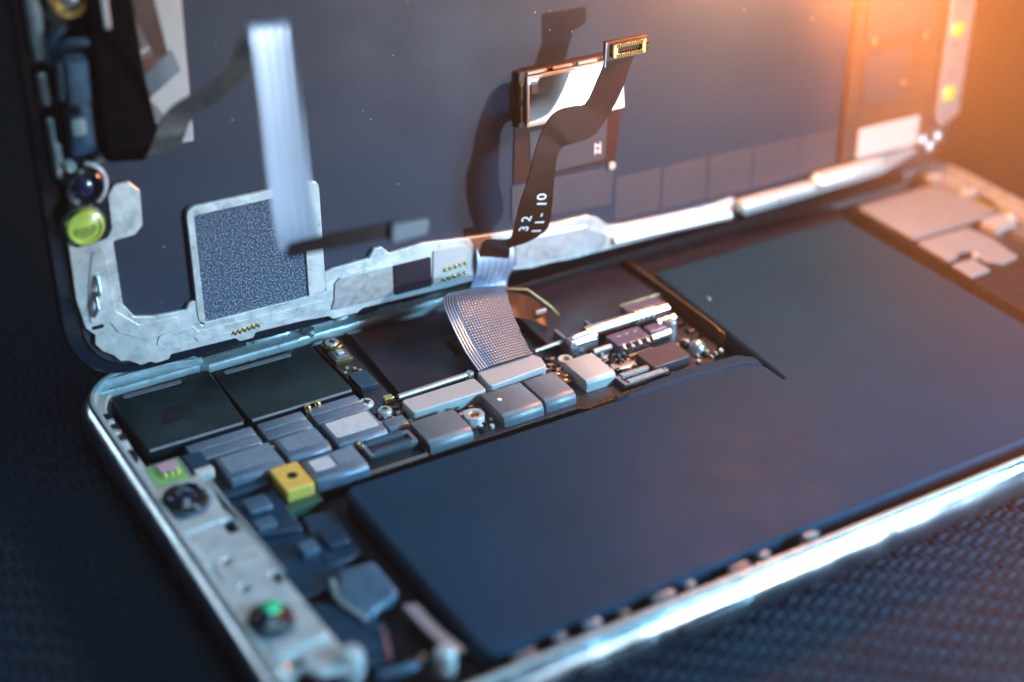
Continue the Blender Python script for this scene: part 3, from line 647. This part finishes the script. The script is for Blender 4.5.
# steel frame of the screen: bottom rail and left upright in one cut sheet
rail = [(3.0, 28), (2.1, 20), (2.0, 12), (2.6, 8.0), (3.6, 6.8), (3.4, 5.6), (4.2, 4.4), (5.4, 3.5), (6.2, 2.4), (7.2, 2.2), (8.6, 1.15), (9.8, 1.3), (10.4, .9), (12.2, 1.0), (12.4, 1.6),
        (20.8, 1.5), (21.4, .9), (23.2, .9), (23.6, 1.6), (30, 1.5), (33.6, 1.2), (34.2, .6), (37.6, .6), (38.4, 1.1), (50, .9), (61, 1.0), (64, .5), (67, .6), (70, .3), (76, .35), (92, .3), (97.0, .5),
        (98.2, 2.0), (98.2, 3.4), (92.6, 3.0), (79, 3.6), (76.4, 4.0), (74.6, 5.6), (72.8, 6.4), (67.3, 6.5), (61, 6.9), (56, 7.3), (47.4, 8.4), (42.6, 8.1), (41.5, 9.3), (40.4, 9.3), (39.6, 8.1), (34.6, 7.9), (33.4, 7.6),
        (33.4, 5.0), (16.6, 4.6), (16.4, 8.2), (15.4, 8.0), (15.0, 7.2), (11, 7.4), (8.6, 8.0), (7.4, 10.0), (7.3, 18.4), (10.0, 18.6), (11.0, 19.6), (11.2, 24.0), (10.0, 25.4), (8.4, 25.4), (7.4, 24.2), (7.3, 20), (6.6, 19), (4.2, 18.6), (3.0, 20)]
rail = [p for p in rail]
rf = flat('rail_frame', rpoly(rail, .35, 3), .25, .85, PLATEW, disp, .12)
flat('raised_rib', rpoly([(33.8, 2.0), (42.6, 2.0), (42.8, 6.4), (35.4, 6.5), (34.6, 5.8), (34.4, 3.4)], .4), .85, 1.05, STEEL2, rf, .08)
flat('raised_rib', rpoly([(48.6, 2.0), (54.8, 1.6), (54.8, 6.6), (48.8, 7.0)], .3), .85, 1.05, SHLITE, rf, .08)
flat('raised_rib', rpoly([(61.2, 1.4), (70, 1.0), (76, 1.0), (76, 2.8), (72.4, 5.0), (61.2, 5.6)], .6), .85, 1.1, STEEL2, rf, .12)
flat('raised_rib', rpoly([(3.2, 8.6), (5.6, 8.0), (6.4, 6.4), (9.8, 4.4), (13.6, 5.0), (14.0, 6.6), (9.0, 6.8), (6.4, 9.4), (6.2, 17.6), (4.6, 17.6), (3.6, 13)], .5), .85, 1.0, PLATEW, rf, .06)
flat('raised_rib', rpoly([(10.8, 3.4), (15.6, 3.2), (16.0, 2.4), (32.4, 2.4), (33.0, 3.8), (16.2, 3.9), (15.6, 4.8), (11.2, 4.6)], .3), .85, 1.0, PLATEW, rf, .06)
for (x, y) in ((4.2, 11.5), (4.7, 13.5)): tube('spring_contact', [(x - .4, y - 2, 1.1), (x, y - .6, 1.9), (x + .1, y + 1.2, 1.2)], .28, STEEL2, rf, 10)
box('frame_slot', 5.2, 9.0, .86, 6.0, 13.4, .98, BLACK, rf, .3, .04); box('frame_slot', 3.4, 7.6, .86, 4.8, 8.1, .98, BLACK, rf, .2, .04)
def contacts(x0, y, n, dx):
    p = box('contact_pin', x0, y, .9, x0 + .35, y + .5, 1.35, GOLD, rf, .05, .08)
    for k in range(1, n): copy_tree(p, rf, k * dx, .06 * k)
contacts(20.6, 2.2, 6, .62); contacts(50.3, 3.6, 5, .75); contacts(50.0, 2.2, 5, .8)
box('adhesive_tape', 43.0, 1.9, .86, 48.4, 6.2, 1.12, FILM2, disp, .2, .06)
# grainy sensor pad in its bright surround
pdf = flat('pad_surround', [rr(16.3, 4.7, 33.4, 20.6, 1.3), rr(17.2, 4.9, 31.0, 19.4, .15)], .26, 1.0, PLATEW, disp, .10)
box('foam_pad', 17.1, 4.6, .3, 31.1, 19.5, .72, PAD, disp, .1, .06)
# steel bar along the hinge edge toward the far end
tube('hinge_bar', [(77, 1.6, 1.2), (97, 1.2, 1.3)], [.55, .8], PLATEW, disp, 16)
tube('hinge_bar', [(98.2, 2.2, 1.5), (98.7, 2.2, 1.5), (111.6, 2.3, 1.5), (112.4, 2.4, 1.4)], [.7, 1.15, 1.1, .6], PLATEW, disp, 18)
tube('hinge_bar', [(112.0, 3.0, 1.4), (113, 3.0, 1.5), (124.4, 3.3, 1.5), (125.2, 3.4, 1.4)], [.9, 1.4, 1.3, .7], PLATEW, disp, 18)
flat('hinge_rail', rpoly([(100, -.1), (112, .3), (126, 1.0), (134, 3.4), (132, 4.4), (125, 4.0), (125, 1.6), (100, 1.0)], .4), .26, .9, STEEL2, disp, .15)
box('hinge_rail', 77, 2.3, .26, 98, 3.2, .8, STEEL2, disp, .2)
# tape patches on the back
for (x0, y0, x1, y1) in ((77.6, 4.4, 85.2, 10.8), (85.5, 4.2, 93.2, 10.7), (93.5, 4.1, 101.2, 10.6), (101.5, 4.0, 110, 10.4), (110.3, 4.2, 117.6, 10.3)):
    box('tape_patch', x0, y0, .25, x1, y1, .31, OLEDF, disp, .1, .02)
flat('flex_patch', rpoly([(61.0, 8.2), (76.8, 7.0), (77.2, 12.6), (61.0, 13.2)], .2), .25, .40, OLEDF, disp, .04)
lp = flat('driver_flex', rpoly([(61.2, 13.5), (77.4, 13.6), (79.0, 28.6), (61.6, 28.8)], .3), .25, .42, FLEX, disp, .05)
flat('driver_flex_face', rpoly([(64.0, 14.0), (75.6, 14.2), (75.8, 20.6), (63.6, 20.6)], .2), .42, .50, OLEDF, lp, .03)
text('flex_marking', 'ZZ', 1.3, Matrix.Translation((74.4, 16.0, .52)) @ Matrix.Rotation(math.radians(90), 4, 'Z'), INK, lp)
lathe('alignment_dot', 76.7, 13.0, [(.55, .4), (.55, .7), (.2, .75)], WHITE, lp, 16)
# mirror-bright can with a dark slotted rim
can = box('driver_chip', 61.5, 21.6, .4, 77.6, 29.3, 1.3, GUM, disp, .3, .12)
VL = []; FL = []
for i in range(13):
    u = 62.8 + 14.3 * i / 12; sl = .02 + .13 * max(0, min(1, (i - 2) / 5)) ** 1.2
    for j in range(7):
        v = 22.1 + 6.3 * j / 6; VL.append((u, v, 2.4 - (v - 22.1) * sl if 0 else 1.5 + .95 * sl / .15 - (v - 22.1) * sl))
for i in range(12):
    for j in range(6): FL.append((i * 7 + j, i * 7 + 7 + j, i * 7 + 8 + j, i * 7 + j + 1))
link('chip_lid', VL, FL, CHIPM, can, True)
flat('lid_rim', [rr(62.5, 21.8, 77.4, 28.75, .2), rr(62.9, 22.25, 77.0, 28.3, .15)], 1.3, 1.75, SHLITE, can, .08)
for k in range(4): box('rim_tab', 62.6 + 3.8 * k, 28.95, 1.2, 65.5 + 3.8 * k, 29.3, 1.7, SHLITE, can, .08)
for k in range(2): box('rim_tab', 61.6, 22.6 + 3.1 * k, 1.2, 61.95, 24.8 + 3.1 * k, 1.6, BRASS, can, .08)
box('lid_mark', 63.2, 26.3, 1.62, 64.2, 27.8, 1.68, SHBLUE, can, .1, .02)

# the tall dark connector cable, standing off the screen
cl = [(55.3, 3.2, 1.3), (55.3, 6.6, 2.2), (55.4, 8.3, 4.0), (57.7, 8.4, 5.4), (57.7, 10.6, 6.8), (57.9, 14.6, 8.0), (58.9, 17.9, 8.3), (59.7, 21.1, 8.4), (60.7, 23.8, 8.4), (61.9, 25.7, 8.5), (63.4, 26.5, 8.5), (65.3, 26.6, 8.5), (67.2, 26.7, 8.5), (68.7, 29.6, 8.7), (69.5, 31.8, 8.9), (69.5, 34.2, 9.0)]
cr = [(59.8, 2.4, 1.3), (59.6, 4.8, 2.4), (59.0, 6.4, 4.0), (60.8, 7.4, 5.4), (62.8, 9.5, 6.8), (62.7, 13.5, 8.0), (62.8, 17.0, 8.3), (63.1, 20.0, 8.4), (63.9, 21.3, 8.4), (65.1, 21.5, 8.5), (66.7, 21.6, 8.5), (68.6, 22.1, 8.5), (70.4, 24.0, 8.5), (72.2, 27.0, 8.7), (73.6, 31.0, 8.9), (75.2, 34.2, 9.0)]
cable = strip('connector_cable', cl, cr, FLEX, disp, .16, 7)
hd = flat('connector_head', rpoly([(69.4, 31.9), (74.6, 31.9), (75.6, 32.4), (75.6, 34.4), (69.4, 34.5)], .2), 8.7, 9.3, GUM, cable, .08)
sk = flat('gold_socket', [rr(70.2, 32.3, 75.2, 34.2, .35), rr(71.0, 32.9, 74.5, 33.65, .15)], 9.3, 9.85, GOLD, cable, .1)
box('socket_floor', 71.0, 32.9, 9.25, 74.5, 33.65, 9.4, FLEX, cable, .1, .03)
pn = box('socket_pin', 70.75, 32.42, 9.82, 70.97, 32.82, 9.98, BRASS, sk, .03, .03)
for k in range(1, 12): copy_tree(pn, sk, .335 * k, 0)
for k in range(12): copy_tree(pn, sk, .335 * k, 1.28)
tube('socket_post', [(75.45, 32.7, 9.5), (75.45, 33.7, 9.5)], .22, GOLD, cable, 8)
tube('stiffener_edge', [(69.45, 31.2, 9.2), (69.45, 34.4, 9.35)], .12, INK, cable, 8)
# printed white lettering, running up the cable
def on_cable(i, f, lift=.12):
    L, R = smooth_path(cl, 7), smooth_path(cr, 7)
    i = min(i, len(L) - 2)
    p = L[i].lerp(R[i], f); a = (R[i] - L[i]).normalized(); t = ((L[i + 1] + R[i + 1]) - (L[i] + R[i])).normalized()
    n = a.cross(t).normalized(); t = n.cross(a)
    M = Matrix((t, -a, n)).transposed().to_4x4()     # text reads up the cable
    return Matrix.Translation(p + n * lift) @ M
for ch_, i, f in (('1', 27, .72), ('1', 30, .70), ('-', 32, .68), ('1', 35, .68), ('0', 37, .64), ('3', 28, .30), ('2', 31, .30)):
    text('printed_mark', ch_, 2.0, on_cable(i, f), INK, cable)
# bright root of the cable and the braided ribbon down to the board
Mi = MD.inverted()
def W(x, y, z): 
    v = Mi @ Vector(((x + OX) * S, (y + OY) * S, z * S)); return tuple(v / S)
strip('cable_root', [(55.0, 6.6, 1.3), (54.9, 3.2, 1.7), W(54.6, 67.2, 7.4), W(53.4, 66.0, 6.6)], [(60.3, 6.2, 1.3), (60.8, 2.8, 1.7), W(60.4, 67.2, 7.0), W(59.6, 65.6, 6.3)], SILVERFLEX, disp, .16)
strip('braided_ribbon', [W(46.4, 50.9, 5.5), W(46.0, 54.0, 7.2), W(46.0, 57.6, 9.6), W(46.6, 60.3, 10.8), W(48.2, 62.0, 10.7), W(51.0, 64.4, 8.9), W(53.0, 66.2, 7.0)],
      [W(54.4, 50.9, 5.6), W(54.6, 54.0, 7.0), W(55.2, 57.6, 8.9), W(56.0, 60.0, 9.7), W(56.8, 61.6, 9.5), W(58.6, 64.4, 7.9), W(60.0, 66.2, 6.6)], BRAID, disp, .16, 7, 6, .25)
fw = strip('folded_flex', [W(56.6, 61.5, 9.0), W(58.4, 60.5, 8.6), W(60.6, 60.0, 7.2), W(61.6, 58.6, 5.4)], [W(55.6, 58.4, 7.0), W(57.6, 58.0, 6.2), W(59.4, 57.6, 5.4), W(60.2, 56.6, 4.9)], FLEX, disp, .14)
tube('fold_edge', [W(56.8, 61.6, 9.3), W(59.6, 60.6, 8.9), W(62.4, 59.4, 6.2), W(63.2, 58.4, 5.0)], .2, BRASS, fw, 8)
box('flex_stiffener', 0, 0, 0, 1.6, .5, .3, SHLITE, fw, .1).matrix_local = Matrix.Translation(Vector(W(59.4, 58.2, 6.4)) * S)

# the blurred silver loop cable on the left
loop = strip('loop_cable', [(16.2, 49.0, 26.6), (16.3, 50.6, 27.8), (16.4, 51.0, 28.3), (16.4, 49.4, 28.5), (16.7, 43.3, 28.4), (16.9, 35.8, 28.2), (17.3, 28.9, 28.0), (17.7, 26.4, 27.6)],
             [(19.8, 48.6, 26.6), (20.1, 50.3, 27.8), (20.3, 50.7, 28.3), (20.3, 49.2, 28.5), (20.9, 42.7, 28.4), (21.4, 35.0, 28.2), (22.1, 28.0, 28.0), (22.3, 25.6, 27.6)], SILVERFLEX, disp, .2, 6, 6, .14)
strip('cable_lead', [(12.2, 28.8, 2), (13.0, 32.3, 4), (14.0, 36.3, 8), (15.8, 40.2, 14), (16.4, 44.4, 20), (16.2, 48.8, 25.4), (16.3, 49.6, 26.6)], [(16.2, 28.9, 2), (16.8, 32.2, 4), (16.8, 35.0, 8), (17.5, 38.6, 14), (18.4, 42.8, 20), (18.6, 47.2, 25.4), (19.8, 48.6, 26.6)], LEADF, loop, .2, 6)
strip('cable_tail', [(18.6, 27.0, 27.6), (23.0, 27.1, 28.0), (27.0, 26.9, 28.0), (31.0, 26.8, 28.0)], [(18.6, 25.2, 27.4), (23.0, 25.2, 27.8), (27.0, 25.1, 27.9), (31.0, 24.9, 28.0)], FLEXD, loop, .3)
flat('tail_connector', rpoly([(30.0, 24.4), (34.6, 24.6), (34.8, 26.4), (30.2, 26.8)], .6), 28.1, 28.8, SHGREY, loop, .25)
# sensor cluster down the left edge
clu = flat('sensor_cluster', rpoly([(2.6, 18.8), (6.9, 19.6), (7.0, 26), (6.8, 29.5), (12.2, 29.2), (13.4, 31.5), (12.9, 47.6), (11, 52), (3, 52), (2.4, 30)], .5), .26, 1.6, BLACK, disp, .2)
bx = flat('speaker_box', rpoly([(7.0, 29.6), (11.4, 29.0), (13.2, 32.2), (12.4, 40), (12.0, 52), (7.2, 52)], .6), 1.6, 4.4, VOID, disp, .5)
sm = flat('sensor_module', rpoly([(3.5, 30.4), (6.7, 30.4), (6.9, 42.2), (4.0, 42.2)], .4), 1.6, 3.0, FLEXP, clu, .35)
flat('module_step', rpoly([(3.9, 36.6), (6.4, 36.6), (6.6, 41.6), (4.2, 41.6)], .3), 3.0, 3.7, FLEXP, sm, .25)
box('white_patch', 3.9, 33.0, 3.0, 5.5, 35.0, 3.4, WHITE, sm, .4, .15)
lathe('module_hole', 4.7, 36.0, [(.65, 3.0), (.65, 3.35), (.2, 3.4)], BLACK, sm, 16)
tube('flex_rib', [(3.0, 42.6, 2.8), (4.6, 43.6, 3.4), (7.2, 43.4, 3.2), (9.2, 44.0, 2.6)], .6, FLEXB, clu)
tube('flex_rib', [(2.8, 41.4, 2.4), (3.4, 44.2, 3.0), (4.6, 45.4, 3.0)], .4, FLEXP, clu)
tube('flex_rib', [(3.6, 41.8, 3.2), (3.4, 37.4, 3.0)], .4, SHGREY, clu)
tr_ = lathe('gold_ring', 5.6, 48.4, [(1.35, 2.6), (2.1, 2.6), (2.15, 3.3), (1.9, 3.7), (1.5, 3.7), (1.35, 3.3), (1.3, 2.8), (.2, 2.8)], GOLD, clu, 32)
lathe('ring_screw', 5.6, 48.4, [(1.1, 2.6), (1.0, 3.3), (.6, 3.5), (.2, 3.5)], STEEL2, tr_, 24)
box('edge_bracket', 8.6, 44.8, 1.6, 9.4, 52, 4.6, SHLITE, disp, .3, .2)
for (x0, y0, x1, y1) in ((1.5, 41.6, 2.9, 52), (1.6, 36.5, 2.5, 40.2), (1.8, 27.6, 2.9, 32.0), (1.8, 30, 2.4, 35)):
    flat('side_rail', rr(x0, y0, x1, y1, .4), .26, 1.9, PLATEW, rf, .25)
pc = lathe('proximity_lens', 4.4, 26.6, [(2.3, 1.6), (2.3, 2.9), (2.0, 3.2), (1.5, 3.0), (1.3, 2.6), (.1, 2.6)], GLOSSBLK, disp, 32)
lathe('lens', 4.4, 26.6, [(1.35, 2.6), (1.2, 2.9), (.8, 3.1), (.15, 3.15)], LENS, pc, 28)
cres = [(4.4 + 3.0 * math.cos(a), 26.6 + 3.0 * math.sin(a)) for a in [math.radians(-58 + 8 * k) for k in range(18)]] + [(4.4 + 2.45 * math.cos(a), 26.6 + 2.45 * math.sin(a)) for a in [math.radians(78 - 8 * k) for k in range(18)]]
flat('lens_bezel', cres, 1.0, 2.2, PLATEW, pc, .15)
lathe('bezel_boss', 3.3, 29.3, [(.65, 1.4), (.65, 2.6), (.4, 2.9), (.15, 2.7)], WHITE, pc, 16)
lathe('bezel_boss', 6.6, 29.6, [(.55, 1.4), (.55, 2.5), (.3, 2.8), (.15, 2.7)], WHITE, pc, 16)
yl = lathe('yellow_lens', 4.0, 21.6, [(2.2, .9), (2.25, 2.2), (2.05, 2.6), (1.85, 2.65), (1.75, 2.35), (1.2, 2.5), (.6, 2.58), (.1, 2.6)], LIME, disp, 36)
lathe('lens_ring', 4.0, 21.6, [(2.26, 1.2), (2.5, 1.2), (2.5, 1.9), (2.24, 2.0)], GREEND, yl, 36)
flat('filter_bar', rpoly([(2.7, 21.7), (5.3, 21.9), (5.4, 21.3), (4.8, 20.6), (3.6, 20.4), (2.7, 20.9)], .3), 2.35, 2.62, mat('olive_filter', (.24, .33, .06), .25), yl, .1)
wp = flat('white_flex_plate', rpoly([(11.8, 33), (14.8, 31.2), (15.6, 28.9), (18.2, 28.8), (18.5, 46), (18.6, 54), (11.8, 54)], .3), .26, 1.0, WHITE, disp, .1)
strip('dark_strap', [(11.6, 53, 4.0), (12.4, 45.6, 3.8), (14.2, 40.2, 3.2)], [(13.8, 53, 4.0), (14.8, 45.6, 3.8), (15.6, 40.6, 3.2)], GUM, wp, .3)
strip('grey_strap', [(12.4, 38.2, 2.6), (14.4, 39.6, 2.8), (16.2, 40.8, 2.8)], [(13.2, 35.6, 2.4), (15.2, 37.0, 2.6), (17.0, 38.2, 2.6)], SHGREY, wp, .25)

# far right of the screen: back modules and the steel side rail
rc = box('end_module', 117.4, 4.6, .26, 134.6, 60, 1.0, GUM, disp, .5, .15)
box('module_face', 119.4, 23.4, 1.0, 132.6, 46, 1.5, OLEDF, rc, .4, .15)
box('module_face', 120.0, 13.4, 1.0, 128.6, 21.8, 1.3, OLEDF, rc, .4, .1)
lathe('spot_contact', 121.0, 23.4, [(.7, 1), (.7, 1.9), (.3, 2)], BRASS, rc, 14); lathe('spot_contact', 131.0, 22.8, [(.7, 1), (.7, 1.9), (.3, 2)], BRASS, rc, 14)
lathe('spot_contact', 127.8, 15.8, [(.6, 1), (.6, 1.7), (.3, 1.8)], BRASS, rc, 14)
box('white_label', 120.4, 4.9, 1.0, 132.4, 9.7, 1.25, WHITE, rc, .4, .06)
sr = flat('side_rail', rpoly([(135.6, 9.0), (137, 6.6), (140.6, 8.4), (140.8, 58), (135.6, 58)], .6), .26, 1.3, STEEL2, disp, .3)
for y in (12.2, 22.4): lathe('yellow_dot', 137.6, y, [(1.25, 1.3), (1.25, 1.55), (.9, 1.7), (.2, 1.72)], LIME, sr, 24)
for x, y in ((133.4, 5.4), (135.0, 4.0), (136.4, 5.4)): lathe('corner_boss', x, y, [(.9, .26), (.9, 1.6), (.5, 1.9), (.1, 1.9)], STEEL2, disp, 18)

# ------------------------------------------------------------------ light
def area(name, loc, target, size, power, col, sizey=None):
    l = bpy.data.lights.new(name, 'AREA'); l.size = size; l.energy = power; l.color = col
    if sizey: l.shape = 'RECTANGLE'; l.size_y = sizey
    o = bpy.data.objects.new(name, l); C.objects.link(o)
    o.location = loc; d = Vector(target) - Vector(loc); o.rotation_euler = d.to_track_quat('-Z', 'Y').to_euler()
    return o
def Dw(u, v, n): return MD @ Vector((u * S, v * S, n * S))
tip = Dw(72, 33, 9)
kd = (MD.to_3x3() @ Vector((.42, -.19, 1))).normalized()
area('key_lamp', tip + kd * .26, tip, .012, .70, (.80, .90, 1.))
l = bpy.data.lights.new('warm_flare_fill', 'POINT'); l.energy = .31; l.color = (1., .32, .10); l.shadow_soft_size = .004  # added, no real source: warm flare glow on the screen back
o = bpy.data.objects.new('warm_flare_fill', l); C.objects.link(o); o.location = Dw(98, 44, 15)
l = bpy.data.lights.new('flare_spot', 'SPOT'); l.energy = 10.0; l.color = (1., .28, .06); l.shadow_soft_size = .005  # added to light the haze as a lens flare would
l.spot_size = math.radians(120.0); l.spot_blend = 1
o = bpy.data.objects.new('flare_spot', l); C.objects.link(o); o.location = Vector((-22.3, -34.0, 74.1)) * S
o.rotation_euler = (Vector((-9.4, -68.9, 65.1)) * S - o.location).to_track_quat('-Z', 'Y').to_euler()
area('cool_fill', (-.02, -.02, .36), (0, 0, 0),   .18, .62, (.44, .82, 1.))  # added cool fill from above, no real source
area('cloth_fill', (.14, -.19, .10), (.05, -.10, 0), .06, .40, (.28, .68, 1.), .04).data.spread = math.radians(60)  # added fill that brightens the cloth at the right

area('rim_fill', (-.268, .242, .045), (-.07, .0, .004), .17, .09, (.75, .90, 1.), .05)  # added unseen light for the left rim to reflect
area('rim_highlight_fill', (.055, -.19, .04), (-.02, -.035, .004), .07, .022, (.85, .94, 1.), .02)  # added unseen light that puts a highlight on the near rim

# added haze volume that stands in for the veil of a lens flare
hb = []
for z in (-.001, .20):
    for x, y in ((-1, -1), (1, -1), (1, 1), (-1, 1)): hb.append((x * 1000, y * 1000, z * 1000))
hz = bpy.data.materials.new('flare_haze_air'); hz.use_nodes = True; hn = hz.node_tree
for n_ in list(hn.nodes):
    if n_.type != 'OUTPUT_MATERIAL': hn.nodes.remove(n_)
pv_ = hn.nodes.new('ShaderNodeVolumePrincipled'); pv_.inputs['Color'].default_value = (.95, .95, .96, 1); pv_.inputs['Density'].default_value = .2; pv_.inputs['Anisotropy'].default_value = .72
hn.links.new(pv_.outputs[0], [n_ for n_ in hn.nodes if n_.type == 'OUTPUT_MATERIAL'][0].inputs['Volume'])
ho = link('flare_haze', hb, [(3, 2, 1, 0), (4, 5, 6, 7), (0, 1, 5, 4), (1, 2, 6, 5), (2, 3, 7, 6), (3, 0, 4, 7)], hz); ho['kind'] = 'stuff'

w = bpy.data.worlds.new('World'); bpy.context.scene.world = w; w.use_nodes = True
nt = w.node_tree; bg = nt.nodes['Background']
tc = nt.nodes.new('ShaderNodeTexCoord'); sp = nt.nodes.new('ShaderNodeSeparateXYZ'); nt.links.new(tc.outputs['Generated'], sp.inputs[0])
rp = nt.nodes.new('ShaderNodeValToRGB'); nt.links.new(sp.outputs[2], rp.inputs[0])
rp.color_ramp.elements[0].position = 0; rp.color_ramp.elements[0].color = (.05, .08, .13, 1)
rp.color_ramp.elements[1].position = .8; rp.color_ramp.elements[1].color = (.008, .055, .12, 1)
nt.links.new(rp.outputs[0], bg.inputs[0]); bg.inputs[1].default_value = .3

# ------------------------------------------------------------------ camera
cd = bpy.data.cameras.new('camera'); cam = bpy.data.objects.new('camera', cd); C.objects.link(cam)
R = ((0.85487548, -0.51867136, 0.0129591), (-0.25925475, -0.44867332, -0.85526559), (0.44941617, 0.72778587, -0.51802783))
right, up, back = Vector(R[0]), -Vector(R[1]), -Vector(R[2])
cam.matrix_world = Matrix.Translation(((-38.9088 + OX) * S, (-95.2171 + OY) * S, 112.4573 * S)) @ Matrix((right, up, back)).transposed().to_4x4()
cd.sensor_width = 36; cd.lens = 1579.69 / 1024 * 36; cd.clip_start = .005; cd.clip_end = 20
cd.dof.use_dof = True; cd.dof.focus_distance = .198; cd.dof.aperture_fstop = 9.0; cd.dof.aperture_blades = 8
sc = bpy.context.scene
sc.camera = cam
sc.view_settings.view_transform = 'Standard'; sc.view_settings.look = 'None'; sc.view_settings.exposure = 0; sc.view_settings.gamma = 1
sc.cycles.use_denoising = True
sc.cycles.max_bounces = 8
sc.cycles.sample_clamp_indirect = 4
